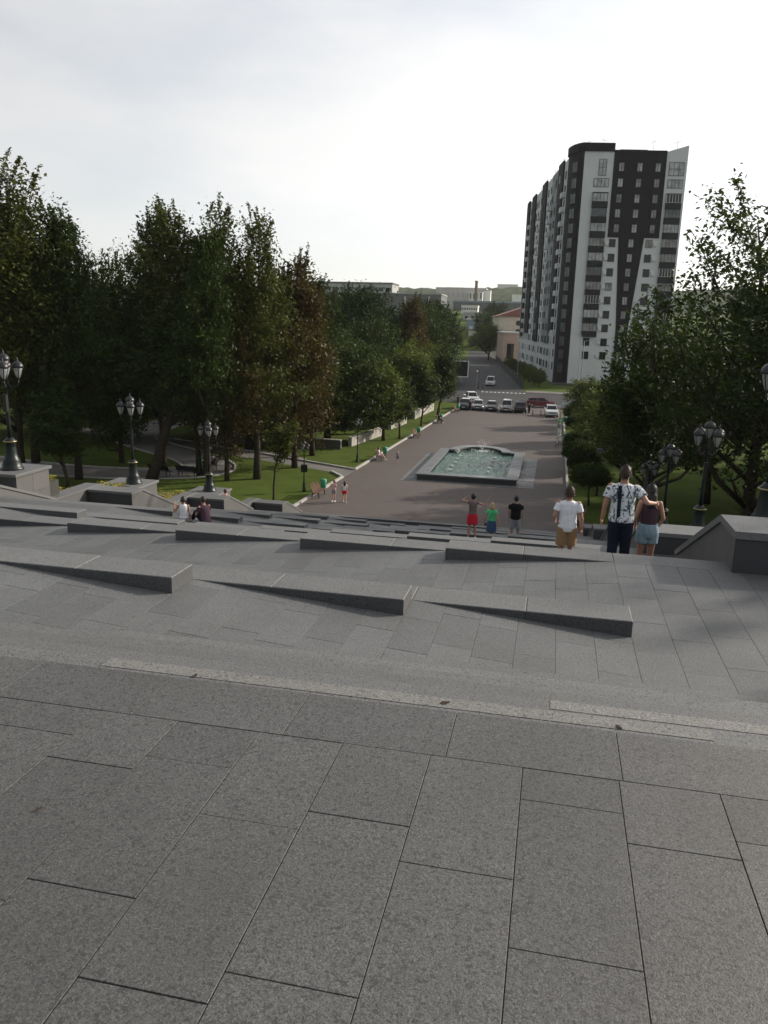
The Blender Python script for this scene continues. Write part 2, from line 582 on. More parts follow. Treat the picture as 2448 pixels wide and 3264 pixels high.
def sheet(name, pts, z, mat, kind='structure', parent=None):
    o = mobj(name, [(x, y, z) for x, y in pts], [tuple(range(len(pts)))], mat, parent)
    if kind and parent is None: o['kind'] = kind
    return o



# ================================================================== ground, plaza, roads
def ground_z(x, y):
    z = min(9.5, max(0.0, (51.0 - y) * 0.222 - 1.1))
    if y < 0: z = 9.5
    if y > 430: z = float(np.interp(y, [430, 470, 560, 650, 900, 1500], [0, 10.5, 20, 24, 29, 34]))
    return z


def make_ground():
    xs = sorted(set([-3200, -1600, -800, -400, -200, -120, -80, -60, -48, -40, -34, -28, -24, -21, -19, 6, 8, 10, 13, 17, 22, 28, 36, 50, 70, 100, 160, 300, 700, 1500, 3200]))
    ys = sorted(set([-400, -60, -10, 0, 4, 8, 12, 16, 20, 24, 28, 32, 36, 40, 43, 46, 46.05, 50, 60, 80, 120, 200, 400, 430, 470, 515, 560, 650, 900, 1200, 1500]))
    vs = [(x, y, ground_z(x, y)) for y in ys for x in xs]
    n = len(xs)
    fs = [(j * n + i, j * n + i + 1, (j + 1) * n + i + 1, (j + 1) * n + i) for j in range(len(ys) - 1) for i in range(n - 1)]
    o = mobj('ground', vs, fs, 'grass'); o['kind'] = 'structure'


make_ground()


def make_hills():
    rng = np.random.default_rng(3)
    nx, ny = 320, 46
    xs = np.linspace(-2600, 1800, nx); ys = np.linspace(900, 3000, ny)
    vs = []
    for j, y in enumerate(ys):
        for i, x in enumerate(xs):
            t_ = min(1, max(0, (y - 950) / 1150.0)); s_ = t_ * t_ * (3 - 2 * t_)
            h = s_ * (98 + 4 * math.sin(x * 0.0031 + 1.0) + 3 * math.sin(x * 0.013 + 2) + 0.004 * (x + 200))
            bump_ = rng.random() * 7 * min(1, t_ * 4)
            vs.append((x, y, h + bump_ - 0.5))
    fs = [(j * nx + i, j * nx + i + 1, (j + 1) * nx + i + 1, (j + 1) * nx + i) for j in range(ny - 1) for i in range(nx - 1)]
    o = mobj('hills', vs, fs, 'hillside'); o['kind'] = 'structure'


make_hills()

# plaza with its left and right edges (slightly converging), crossing road, street
KL = lambda y: -17.43 + (y - 51.0) * (2.4 / 69.0)      # left kerb line
KR = lambda y: 1.55
plaza = sheet('plaza', [(-17.9, 46.5), (4.2, 46.5), (3.4, 54), (KR(56), 56), (KR(139), 139), (-14.2, 139), (KL(120), 120), (KL(51), 51), (-17.6, 50.8)], 0.006, 'plaza_paving')
road = sheet('road', [(-140, 137), (140, 137), (140, 163), (-140, 163)], 0.010, 'asphalt')
sheet('street', [(-20.3, 162.5), (-5.8, 162.5), (-6.4, 172), (-22.3, 308), (-34, 403), (-37, 428), (-47, 428), (-42, 400), (-33, 300)], 0.014, 'asphalt')
pav = sheet('far_pavement', [(-5.6, 163.4), (90, 163.4), (90, 168), (-5.6, 168)], 0.10, 'path_paving')


def kerb_line(name, pts, w=0.18, h=0.14, z=0.0, seg=None):
    root = empty(name, (pts[0][0], pts[0][1], 0), kind='structure')
    for (x0, y0), (x1, y1) in zip(pts[:-1], pts[1:]):
        L = math.hypot(x1 - x0, y1 - y0); n = max(1, int(round(L / (seg or L))))
        dx, dy = (x1 - x0) / L, (y1 - y0) / L
        nx_, ny_ = -dy * w / 2, dx * w / 2
        for k in range(n):
            a, b = k * L / n + 0.006, (k + 1) * L / n - 0.006
            p = [(x0 + dx * a - nx_, y0 + dy * a - ny_), (x0 + dx * b - nx_, y0 + dy * b - ny_), (x0 + dx * b + nx_, y0 + dy * b + ny_), (x0 + dx * a + nx_, y0 + dy * a + ny_)]
            mb = MB().prism([(px - pts[0][0], py - pts[0][1]) for px, py in p], z - 0.05, z + h)
            mb.build('kerb_stone', 'kerb_stone', root)
    return root


kerb_line('plaza_kerb', [(KL(51.5) - 0.1, 51.5), (KL(64.5) - 0.1, 64.5), (-18.6, 66.6)], 0.22, 0.15, seg=3.2)
kerb_line('lawn_kerb', [(-40, 79.5), (-19.6, 69.6), (KL(68.3) - 0.1, 68.3), (KL(120) - 0.1, 120), (-14.9, 125)], 0.22, 0.15, seg=5.2)
kerb_line('plaza_kerb', [(KR(54) + 0.1, 54), (KR(120) + 0.1, 120)], 0.2, 0.15, seg=6.6)
kerb_line('road_kerb', [(-60, 162.9), (-20.5, 162.9)], 0.3, 0.16)
kerb_line('road_kerb', [(-5.7, 163.1), (80, 163.1)], 0.3, 0.16)
kerb_line('road_kerb', [(-5.5, 137.2), (4.0, 136.4), (60, 136.4)], 0.5, 0.18)
# dashed crossing markings
marks = empty('road_marking', (-15, 161, 0), kind='structure')
for i in range(11):
    MB().box(-14.2 + i * 0.82, -13.75 + i * 0.82, 160.6 + i * 0.03, 161.5 + i * 0.03, 0.014, 0.018).build('dash', 'paint_white', marks).location = (15, -161, 0)
# park paths (left): polyline strips with low kerbs
def strip(name, pts, w, z, mat):
    n = len(pts); vs = []
    for i, (x, y) in enumerate(pts):
        x0, y0 = pts[max(0, i - 1)]; x1, y1 = pts[min(n - 1, i + 1)]
        L = math.hypot(x1 - x0, y1 - y0); nx_, ny_ = -(y1 - y0) / L, (x1 - x0) / L
        vs += [(x - nx_ * w / 2, y - ny_ * w / 2, z), (x + nx_ * w / 2, y + ny_ * w / 2, z)]
    o = mobj(name, vs, [(2 * i, 2 * i + 1, 2 * i + 3, 2 * i + 2) for i in range(n - 1)], mat)
    o['kind'] = 'structure'
    return o


def smooth_line(pts, m=6):
    out = []
    P = [pts[0]] + list(pts) + [pts[-1]]
    for i in range(1, len(P) - 2):
        p0, p1, p2, p3 = P[i - 1], P[i], P[i + 1], P[i + 2]
        for k in range(m):
            t_ = k / m
            out.append(tuple(0.5 * (2 * p1[j] + (p2[j] - p0[j]) * t_ + (2 * p0[j] - 5 * p1[j] + 4 * p2[j] - p3[j]) * t_ ** 2 + (-p0[j] + 3 * p1[j] - 3 * p2[j] + p3[j]) * t_ ** 3) for j in (0, 1)))
    out.append(tuple(pts[-1]))
    return out


sheet('park_path', [(KL(64.5), 64.5), (KL(68.3), 68.3), (-19.6, 69.6), (-40, 79.5), (-60, 86), (-60, 82.6), (-40, 76.3), (-18.6, 66.6)], 0.008, 'path_paving')
pl_ = smooth_line([(-66, 66), (-48, 60.5), (-38, 59.4), (-31, 61.2), (-29.0, 64.0), (-32.5, 69.0), (-40, 74.5), (-45, 80), (-47, 96)])
strip('park_path', pl_, 4.4, 0.010, 'path_paving')
def offset_line(pts, d):
    out = []
    for i, (x, y) in enumerate(pts):
        x0, y0 = pts[max(0, i - 1)]; x1, y1 = pts[min(len(pts) - 1, i + 1)]
        L = math.hypot(x1 - x0, y1 - y0)
        out.append((x - (y1 - y0) / L * d, y + (x1 - x0) / L * d))
    return out
kerb_line('path_kerb', offset_line(pl_, 2.3)[::2], 0.16, 0.12)
kerb_line('path_kerb', offset_line(pl_, -2.3)[::2], 0.16, 0.12)
strip('park_path', smooth_line([(-45, 81), (-36, 76), (-27, 73.4), (-23.5, 71.2)]), 3.0, 0.012, 'path_paving')

# ================================================================== terrace and stairway
H_ = 0.155            # riser
MOD = 2.08            # ramp module along x
XA = 0.87             # right turning line
XT = XA - 7 * MOD     # left turning line
XL, XR = -17.9, 4.2
Z1 = 10.12            # first landing
ZP = Z1 + 7 * H_      # terrace level

terrace = empty('terrace', (0, 0, ZP), label='speckled grey granite terrace paving in the foreground', kind='structure')
MB().box(-24, 10, -6, 3.29, -2.0, -0.006).build('paving_bed', 'granite_bed', terrace)
rt = random.Random(5)
TW = 0.3667
TR = MOD / 6


def slab_mesh(name, dx, dy, mat, slope=0.0, th=0.05, b=0.0012):
    vs = [(0, 0, -th), (dx, 0, -th - slope * dx), (dx, dy, -th - slope * dx), (0, dy, -th), (0, 0, -b), (dx, 0, -b - slope * dx), (dx, dy, -b - slope * dx), (0, dy, -b),
          (b, b, -slope * b), (dx - b, b, -slope * (dx - b)), (dx - b, dy - b, -slope * (dx - b)), (b, dy - b, -slope * b)]
    fs = [(3, 2, 1, 0), (8, 9, 10, 11)]
    for i in range(4):
        j = (i + 1) % 4
        fs += [(i, j, 4 + j, 4 + i), (4 + i, 4 + j, 8 + j, 8 + i)]
    me = bpy.data.meshes.new(name)
    me.from_pydata(vs, [], fs); me.materials.append(M[mat]); me.update()
    return me


def put(name, me, parent, loc):
    o = bpy.data.objects.new(name, me); COL.objects.link(o); o.parent = parent; o.location = loc
    return o


g = 0.0032
cache = {}


def slab(name, parent, x0, x1, y0, y1, z, mat, slope=0.0):
    k = (round(x1 - x0, 4), round(y1 - y0, 4), mat, round(slope, 4))
    if k not in cache:
        cache[k] = slab_mesh(name, x1 - x0 - g, y1 - y0 - g, mat, slope)
    return put(name, cache[k], parent, (x0 + g / 2, y0 + g / 2, z - slope * g / 2))


XS0 = -0.012
for c in range(-15, 9):
    x0 = XS0 + c * TW
    off = {0: 0.0, 1: 0.37, 2: 0.10}[c % 3] if c % 2 == 0 else {0: 0.52, 1: 0.24, 2: 0.63}[c % 3]
    y = 2.895
    first = 0.22 + off * 0.72
    y1 = y
    L = first
    while y1 > -0.6:
        slab('paving_slab', terrace, x0, x0 + TW, y1 - L, y1, rt.uniform(-0.0012, 0.0012), 'granite')
        y1 -= L; L = 0.74
x = -8.6
while x < 4.4:
    slab('edge_slab', terrace, x, x + 0.69, 2.895, 3.29, rt.uniform(-0.001, 0.001), 'granite'); x += 0.69

stair = empty('stairway', (0, 0, 0), label='wide grey granite stairway with zigzag ramps cut through its steps', cat='stairway')
BOT = 0.9


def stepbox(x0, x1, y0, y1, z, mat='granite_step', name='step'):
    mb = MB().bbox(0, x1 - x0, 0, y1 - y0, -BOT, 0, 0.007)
    mb.mi = [1, 0] + [1, 0] * 4          # plain top and arris, riser shade painted into the darker sides
    o = mb.build(name, None, stair, mats=[mat, 'granite_side_shade'])
    o.location = (x0, y0, z)
    return o


def nosing(step, x0, x1, y0, y1):
    """hammered strip along the far edge of a tread, child of its step"""
    lx, ly = step.location.x, step.location.y
    o = MB().box(x0 + 0.004 - lx, x1 - 0.004 - lx, y1 - 0.115 - ly, y1 - 0.008 - ly, -0.01, 0.0025).build('nosing_strip', 'granite_strip', step)
    return o


T1, W1 = 0.44, 1.35
T2 = 0.42
TK, WK = 0.36, 1.96
# flight 0: terrace to ramp 1
for j in range(1, 7):
    y0 = 3.29 + T1 * (j - 1)
    s_ = stepbox(XT + MOD * j, XR, y0, y0 + T1, ZP - H_ * j)
    if j == 1: nosing(s_, -2.3, 0.85, y0, y0 + T1)
    if j == 2: nosing(s_, 0.1, XR - 0.3, y0, y0 + T1)

SL = H_ / MOD


def ramp(near0, w, t, zs, right, tiles, rows):
    """zigzag ramp of seven modules; right: descends towards +x, starting at XT; else towards -x, starting at XA"""
    for i in range(7):
        n0 = near0 + t * i
        if right:
            xa, za, xb, zb = XT + MOD * i, zs - H_ * i, XT + MOD * (i + 1), zs - H_ * (i + 1)
        else:
            xb, zb, xa, za = XA - MOD * i, zs - H_ * i, XA - MOD * (i + 1), zs - H_ * (i + 1)
        dz = 0.007 if tiles else 0.0
        vs = [(xa, n0, za - dz), (xb, n0, zb - dz), (xb, n0 + w, zb - dz), (xa, n0 + w, za - dz),
              (xa, n0, min(za, zb) - 0.9), (xb, n0, min(za, zb) - 0.9), (xb, n0 + w, min(za, zb) - 0.9), (xa, n0 + w, min(za, zb) - 0.9)]
        mobj('ramp_bed', vs, [(0, 1, 2, 3), (7, 6, 5, 4), (0, 4, 5, 1), (1, 5, 6, 2), (2, 6, 7, 3), (3, 7, 4, 0)], 'granite_bed' if tiles else 'granite_ramp', stair)
        if tiles:
            sl = (za - zb) / MOD
            for c in range(6):
                xx = xa + c * TR
                zz = za - sl * c * TR
                off = [0.0, 0.36, 0.18, 0.5, 0.1, 0.42][(c + i) % 6] * 0.72
                ys = [n0]
                yy = n0 + 0.14 + off
                while yy < n0 + w - 0.12:
                    ys.append(yy); yy += 0.74
                ys.append(n0 + w)
                for a_, b_ in zip(ys[:-1], ys[1:]):
                    slab('paving_slab', stair, xx, xx + TR, a_, b_, zz + rt.uniform(-0.001, 0.001), 'granite_ramp', sl)


def flight(y0, z0, opens_right, ta, tb, fine):
    for i in range(14):
        z = z0 - H_ * i
        if i < 7:
            ya, yb = y0 + ta * i, y0 + ta * (i + 1)
            xe = (XA - MOD * (i + 1)) if opens_right else (XT + MOD * (i + 1))
        else:
            ya, yb = y0 + 7 * ta + tb * (i - 7), y0 + 7 * ta + tb * (i - 6)
            xe = (XT + MOD * (i - 6)) if opens_right else (XA - MOD * (i - 6))
        if i < 7 and fine:
            if opens_right:
                m_ = xe + (1.28 if i % 2 else 0.98)
                stepbox(xe, m_ - 0.002, ya, yb, z); e2 = min(m_ + 1.1, XR)
                stepbox(m_ + 0.002, e2 - 0.002, ya, yb, z); stepbox(e2 + 0.002, XR, ya, yb, z)
            else:
                m_ = xe - (1.28 if i % 2 else 0.98)
                stepbox(m_ + 0.002, xe, ya, yb, z); e2 = m_ - 1.1
                stepbox(e2 + 0.002, m_ - 0.002, ya, yb, z); stepbox(XL, e2 - 0.002, ya, yb, z)
        else:
            if opens_right: stepbox(xe, XR, ya, yb, z)
            else: stepbox(XL, xe, ya, yb, z)


# ramp 1, left landing 0, right landing 1, ramp 2
ramp(3.29, W1, T1, ZP, True, True, 2)
MB().box(XL, XT, 3.29, 3.29 + W1 + 2.0, ZP - 0.9, ZP - 0.001).build('landing', 'granite_ramp', stair)
y_f1 = 3.29 + W1
flight(y_f1, ZP, False, T1, T2, True)
near2 = y_f1 + 7 * T1
W2 = 9.78 - near2
MB().box(XA, XR, 3.29 + T1 * 6, 9.78, Z1 - 0.9, Z1 - 0.007).build('landing_bed', 'granite_bed', stair)
for c in range(10):
    xx = XA + c * TW
    yy = 3.29 + T1 * 6
    off = [0.30, 0.66, 0.12, 0.48, 0.24][c % 5]
    ys = [yy] + [yy + off + k * 0.74 for k in range(6) if yy + off + k * 0.74 < 9.7] + [9.78]
    for a_, b_ in zip(ys[:-1], ys[1:]):
        slab('paving_slab', stair, xx, min(xx + TW, XR), a_, b_, Z1 + rt.uniform(-0.001, 0.001), 'granite_ramp')
ramp(near2, W2, T2, Z1, False, True, 3)
yk, zk, opens = 9.78, Z1, True
t_prev = T2
FL = []
k = 2
while k <= 10:
    FL.append((yk, zk, opens))
    flight(yk, zk, opens, t_prev, TK, k == 2)
    near = yk + 7 * t_prev
    z_l = zk - 7 * H_
    WK = {2: 1.4, 3: 1.75, 4: 1.9, 5: 1.9}.get(k, 1.96)
    if opens:
        ramp(near, WK, TK, z_l, True, False, 0)
        MB().box(XL, XT, near - 1.2, near + WK + 0.01, z_l - 0.9, z_l - 0.0015).build('landing', 'granite_ramp', stair)
    else:
        ramp(near, WK, TK, z_l, False, False, 0)
        MB().box(XA, XR, near - 1.2, near + WK + 0.01, z_l - 0.9, z_l - 0.0015).build('landing', 'granite_ramp', stair)
    yk, zk, opens = near + WK, z_l, not opens
    t_prev = TK
    k += 1
for i in range(2):
    stepbox(XL, XR, yk + 0.36 * i, yk + 0.36 * (i + 1), zk - 0.15 * i)
print('stairs end', yk, zk)


# ---- flanking walls: coping that follows flights and landings
def wall_prof(k0, k1):
    pts = []
    for k in range(k0, k1):
        pts += [(26.0 + 8.96 * k, 6.1 - 2.17 * k), (28.9 + 8.96 * k, 6.1 - 2.17 * k)]
    return pts


def flank(x_in, x_out, side, lab):
    root = empty('flank_wall', ((x_in + x_out) / 2, 3, 0), label=lab, cat='wall')
    pts = [(3.5, 11.75)] + wall_prof(-2, 3) + [(51.6, 0.15)]
    ox = root.location.x; oy = root.location.y
    a, b = min(x_in, x_out) - ox, max(x_in, x_out) - ox
    for (ya, za), (yb, zb) in zip(pts[:-1], pts[1:]):
        q = [(ya - oy, za), (yb - oy, zb), (yb - oy, zb - 2.2), (ya - oy, za - 2.2)]
        MB().prism_x(q, a + 0.04, b - 0.04).build('wall_panel', 'granite_wall', root)
        q = [(ya - oy + 0.003, za), (ya - oy + 0.003, za + 0.09), (yb - oy - 0.003, zb + 0.09), (yb - oy - 0.003, zb)]
        MB().prism_x(q, a, b).build('coping', 'granite_coping', root)
    return root


flank(XL, XL - 0.62, -1, 'low grey granite flank wall with zigzag coping on the left of the stairs')
flank(XR, XR + 0.62, 1, 'low grey granite flank wall with zigzag coping on the right of the stairs')


def cheek(x0, x1, y0, zt, lab, dark_front=True):
    """block that starts with an upright dark end wall and slopes down along a flight"""
    root = empty('cheek_block', ((x0 + x1) / 2, y0, zt - 0.5), label=lab, cat='stone block', group='cheek blocks beside the stairs')
    ox, oy, oz = root.location
    prof = [(0, -1.2), (0, 0.5), (0.85, 0.5), (4.0, -0.85), (4.0, -1.2)]
    MB().prism_x([(y + 0.03, z - 0.06) for y, z in prof], x0 - ox + 0.03, x1 - ox - 0.03).build('body', 'granite_wall', root)
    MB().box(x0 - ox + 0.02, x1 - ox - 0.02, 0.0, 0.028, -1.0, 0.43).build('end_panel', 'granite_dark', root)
    MB().prism_x([(-0.03, 0.44), (-0.03, 0.53), (0.87, 0.53), (0.85, 0.44)], x0 - ox, x1 - ox).build('coping', 'granite_coping', root)
    MB().prism_x([(0.853, 0.44), (0.873, 0.53), (4.06, -0.83), (4.02, -0.91)], x0 - ox, x1 - ox).build('coping', 'granite_coping', root)
    return root


nth = ['first', 'second', 'third', 'fourth', 'fifth']
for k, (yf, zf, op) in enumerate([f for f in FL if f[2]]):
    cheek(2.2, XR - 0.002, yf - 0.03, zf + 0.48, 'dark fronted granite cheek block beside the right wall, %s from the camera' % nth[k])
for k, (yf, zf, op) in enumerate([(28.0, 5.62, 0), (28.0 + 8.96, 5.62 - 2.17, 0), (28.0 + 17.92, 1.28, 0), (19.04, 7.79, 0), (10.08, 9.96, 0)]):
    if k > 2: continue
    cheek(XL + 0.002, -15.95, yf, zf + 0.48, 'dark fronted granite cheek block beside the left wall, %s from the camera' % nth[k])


# ---- lamp pedestals clad in slabs
def pedestal(cx, cy, zt, lab):
    root = empty('lamp_pedestal', (cx, cy, zt - 1.5), label=lab, cat='pedestal', group='granite lamp pedestals')
    w = 0.93
    MB().box(-w, w, -w, w, -2.4, 1.38).build('core', 'granite_bed', root)
    rp = random.Random(int(cx * 7 + cy))
    for side in (0, 1, 2, 3):
        for r_, (za, zb) in enumerate(((-0.6, 0.07), (0.075, 0.72), (0.725, 1.39))):
            cuts = [-w] + ([-0.31, 0.33] if r_ % 2 else [-0.02]) + [w]
            for a_, b_ in zip(cuts[:-1], cuts[1:]):
                mb = MB().box(a_ + 0.005, b_ - 0.005, -w - 0.03, -w + 0.002, za, zb)
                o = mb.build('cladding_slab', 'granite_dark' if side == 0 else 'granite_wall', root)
                o.rotation_euler = (0, 0, side * math.pi / 2)
    MB().bbox(-w - 0.10, w + 0.10, -w - 0.10, w + 0.10, 1.395, 1.5, 0.012).build('cap_slab', 'granite_coping', root)
    return root


# ---- five-lantern lamps
def lantern(parent, loc, s=1.0):
    l_ = MB().lathe([(0.055, 0.0), (0.095, 0.10), (0.135, 0.24), (0.15, 0.36)], 8).build('lantern', 'lantern_glass', parent, True)
    l_.location = loc; l_.scale = (s, s, s)
    mb = MB().lathe([(0.185, 0.335), (0.195, 0.37), (0.175, 0.44), (0.12, 0.515), (0.05, 0.545), (0.022, 0.58), (0.034, 0.61), (0.014, 0.64), (0.006, 0.72)], 10)
    mb.lathe([(0.012, -0.10), (0.04, -0.05), (0.06, 0.0), (0.03, 0.012)], 8)
    for k in range(4):
        a = math.pi / 4 + k * math.pi / 2
        mb.tube([(0.06 * math.cos(a), 0.06 * math.sin(a), 0.0), (0.14 * math.cos(a), 0.14 * math.sin(a), 0.24), (0.165 * math.cos(a), 0.165 * math.sin(a), 0.37)], 0.013, 5)
    mb.build('lantern_cage', 'iron_black', l_, True)
    return l_


def street_lamp(cx, cy, z, lab, s=1.0, box=False):
    root = empty('street_lamp', (cx, cy, z), label=lab, cat='street lamp', group='five-lantern lamps along the stairs')
    base = MB().lathe([(0.40, 0), (0.40, 0.05), (0.34, 0.09), (0.33, 0.20), (0.29, 0.27), (0.30, 0.33), (0.25, 0.40), (0.21, 0.55), (0.185, 0.80), (0.175, 0.95), (0.22, 0.99), (0.22, 1.02), (0.15, 1.08), (0.12, 1.13)], 14)
    base.build('base', 'iron_green', root, True)
    MB().lathe([(0.225, 0.985), (0.235, 1.0), (0.225, 1.02)], 14).build('collar', 'gold_trim', root, True)
    pole = MB().lathe([(0.075, 1.10), (0.068, 1.6), (0.054, 2.4), (0.045, 2.88), (0.075, 2.92), (0.055, 2.97), (0.05, 3.10), (0.085, 3.14), (0.06, 3.2), (0.05, 3.42)], 10)
    pole.build('pole', 'iron_green', root, True)
    for k in range(4):
        a = k * math.pi / 2 + 0.55
        ca, sa = math.cos(a), math.sin(a)
        pts = [(0.04 * ca, 0.04 * sa, 3.10), (0.15 * ca, 0.15 * sa, 2.92), (0.29 * ca, 0.29 * sa, 2.90), (0.41 * ca, 0.41 * sa, 3.0), (0.43 * ca, 0.43 * sa, 3.15)]
        mb = MB().tube(pts, 0.022, 6)
        mb.tube([(0.05 * ca, 0.05 * sa, 3.32), (0.2 * ca, 0.2 * sa, 3.20), (0.30 * ca, 0.30 * sa, 3.03)], 0.014, 5)
        mb.build('arm', 'iron_green', root, True)
        lantern(root, (0.43 * ca, 0.43 * sa, 3.24), 1.02)
    lantern(root, (0, 0, 3.48), 1.05)
    if box:
        MB().box(-0.07, 0.07, -0.14, -0.03, 2.05, 2.65).build('speaker_box', 'iron_black', root)
    root.scale = (s, s, s)
    return root


LAMPS_L = [(-18.95, 24.85, 7.45, 'nearest lamp at the left edge of the photo', 'at the left edge'), (-19.25, 33.65, 5.25, 'x', 'second'), (-19.2, 42.37, 3.1, 'x', 'third')]
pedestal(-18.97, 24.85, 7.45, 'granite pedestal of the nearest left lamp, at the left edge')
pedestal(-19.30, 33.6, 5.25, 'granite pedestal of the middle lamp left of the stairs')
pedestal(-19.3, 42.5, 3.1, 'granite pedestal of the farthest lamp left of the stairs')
street_lamp(-18.75, 24.75, 7.45, 'dark green five-lantern lamp at the left edge, with a box on its pole', 1.0, True)
street_lamp(-19.0, 33.55, 5.25, 'dark green five-lantern lamp on the middle left pedestal')
street_lamp(-19.2, 42.4, 3.1, 'dark green five-lantern lamp on the farthest left pedestal')
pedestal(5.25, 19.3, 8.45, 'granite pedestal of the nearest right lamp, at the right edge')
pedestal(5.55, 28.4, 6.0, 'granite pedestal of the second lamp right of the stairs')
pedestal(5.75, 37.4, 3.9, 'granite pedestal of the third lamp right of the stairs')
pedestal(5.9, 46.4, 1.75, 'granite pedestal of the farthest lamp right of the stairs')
street_lamp(4.95, 19.3, 8.45, 'dark five-lantern lamp nearest on the right, cut by the right edge')
street_lamp(5.2, 28.4, 6.0, 'dark five-lantern lamp second on the right, with a box on its pole', 0.98, True)
street_lamp(5.3, 37.4, 3.9, 'dark five-lantern lamp third on the right, beside the dark haired woman')
street_lamp(5.6, 46.4, 1.75, 'dark five-lantern lamp farthest on the right, before the pale tree trunk')

# yellow flower beds behind the left wall
def flower_bed(x0, x1, y0, y1, z, lab, n=500, seed=1):
    r_ = np.random.default_rng(seed)
    mb = MB()
    for _ in range(n):
        x = r_.uniform(x0, x1); y = r_.uniform(y0, y1); s_ = r_.uniform(0.04, 0.09); zz = z + r_.uniform(0, 0.22)
        a = r_.uniform(0, 6.28); t_ = r_.uniform(-0.6, 0.6)
        ux, uy = math.cos(a) * s_, math.sin(a) * s_
        mb.add([(x - ux, y - uy, zz), (x + uy * .6, y - ux * .6, zz + t_ * s_), (x + ux, y + uy, zz + t_ * s_), (x - uy * .6, y + ux * .6, zz)], [(0, 1, 2, 3)])
    o = mb.build('flower_bed', 'leaf_yellow'); tag(o, lab, 'flowers', kind='stuff')
    s2 = MB().box(x0, x1, y0, y1, z - 1.5, z + 0.02).build('soil', 'granite_bed', o)


flower_bed(-18.5, -18.2 + 0.0, 22.6, 26.6, 6.75, 'yellow flowers growing along the wall below the left edge lamp', 500, 1)
flower_bed(-19.9, -18.55, 26.2, 28.5, 5.85, 'yellow flowers between the two nearest left pedestals', 600, 2)
flower_bed(-19.9, -18.55, 30.6, 32.4, 5.35, 'yellow flowers before the middle left pedestal', 400, 3)
flower_bed(-19.9, -18.55, 35.2, 38.0, 3.85, 'pale yellow flowers between the middle and farthest left pedestals', 500, 4)
flower_bed(-19.9, -18.55, 44.0, 47.0, 1.4, 'pale yellow flowers past the farthest left pedestal', 500, 5)

def dry_leaf(x, y, z, a, lab, s_=0.035):
    vs = [(-1.0, 0, 0.05), (-0.3, 0.5, 0.25), (0.6, 0.35, 0.15), (1.0, 0, 0.4), (0.6, -0.35, 0.2), (-0.3, -0.5, 0.1), (0, 0, 0.02)]
    o = mobj('dry_leaf', [(vx * s_, vy * s_, vz * s_) for vx, vy, vz in vs], [(6, 0, 1), (6, 1, 2), (6, 2, 3), (6, 3, 4), (6, 4, 5), (6, 5, 0)], 'bark')
    o.location = (x, y, z); o.rotation_euler = (0, 0, a)
    tag(o, lab, 'leaf', 'dry leaves on the upper steps')
dry_leaf(-0.42, 3.66, ZP - H_ + 0.003, 0.4, 'dry brown leaf on the pale strip of the first step, near its middle', 0.028)
dry_leaf(-1.75, 3.62, ZP - H_ + 0.003, 1.4, 'dry brown leaf on the pale strip of the first step, towards the left', 0.022)
dry_leaf(0.42, 3.63, ZP - H_ + 0.003, 2.4, 'dry brown leaf on the pale strip of the first step, towards the right', 0.022)
dry_leaf(-1.66, 2.18, ZP + 0.003, 0.9, 'dry brown leaf on the terrace slabs at the lower left', 0.016)

# ================================================================== fountain
FX0, FX1, FY0, FY1 = -11.0, -2.4, 65.7, 80.9
ap = empty('fountain_apron', (-6.7, 73, 0), kind='structure')
for i in range(11):
    for j in range(15):
        x0 = -12.2 + i * 1.01; y0 = 65.0 + j * 1.01
        if FX0 + 0.3 < x0 and x0 + 1.01 < FX1 - 0.3 and y0 > FY0 + 0.3: continue
        MB().box(x0 + 6.7, x0 + 6.7 + 0.985, y0 - 73, y0 - 73 + 0.985, 0.0, 0.022).build('apron_slab', 'granite_coping' if (i * 7 + j * 3) % 5 else 'granite_step', ap)
fo = empty('fountain', (-6.7, 73.3, 0), label='square granite fountain basin with green water and a round bay at its far end', cat='fountain')
ox, oy = 6.7, -73.3
def fb(name, x0, x1, y0, y1, z0, z1, mat): return MB().bbox(x0 + ox, x1 + ox, y0 + oy, y1 + oy, z0, z1, 0.015).build(name, mat, fo)
fb('basin_wall', FX0 + 0.12, FX1 - 0.12, FY0 + 0.12, FY0 + 0.9, -0.1, 0.42, 'granite_dark')
fb('basin_wall', FX0 + 0.12, FX0 + 0.9, FY0 + 0.9, FY1 - 0.12, -0.1, 0.42, 'fountain_stone')
fb('basin_wall', FX1 - 0.9, FX1 - 0.12, FY0 + 0.9, FY1 - 0.12, -0.1, 0.42, 'fountain_stone')
fb('coping', FX0, FX1, FY0, FY0 + 1.0, 0.42, 0.54, 'fountain_stone')
fb('coping', FX0, FX0 + 1.0, FY0 + 1.0, FY1, 0.42, 0.54, 'fountain_stone')
fb('coping', FX1 - 1.0, FX1, FY0 + 1.0, FY1, 0.42, 0.54, 'fountain_stone')
fb('basin_wall', FX0 + 0.9, -9.75, FY1 - 0.9, FY1 - 0.12, -0.1, 0.42, 'granite_dark')
fb('basin_wall', -4.05, FX1 - 0.9, FY1 - 0.9, FY1 - 0.12, -0.1, 0.42, 'granite_dark')
fb('coping', FX0 + 1.0, -9.55, FY1 - 1.0, FY1, 0.42, 0.54, 'fountain_stone')
fb('coping', -3.95, FX1 - 1.0, FY1 - 1.0, FY1, 0.42, 0.54, 'fountain_stone')
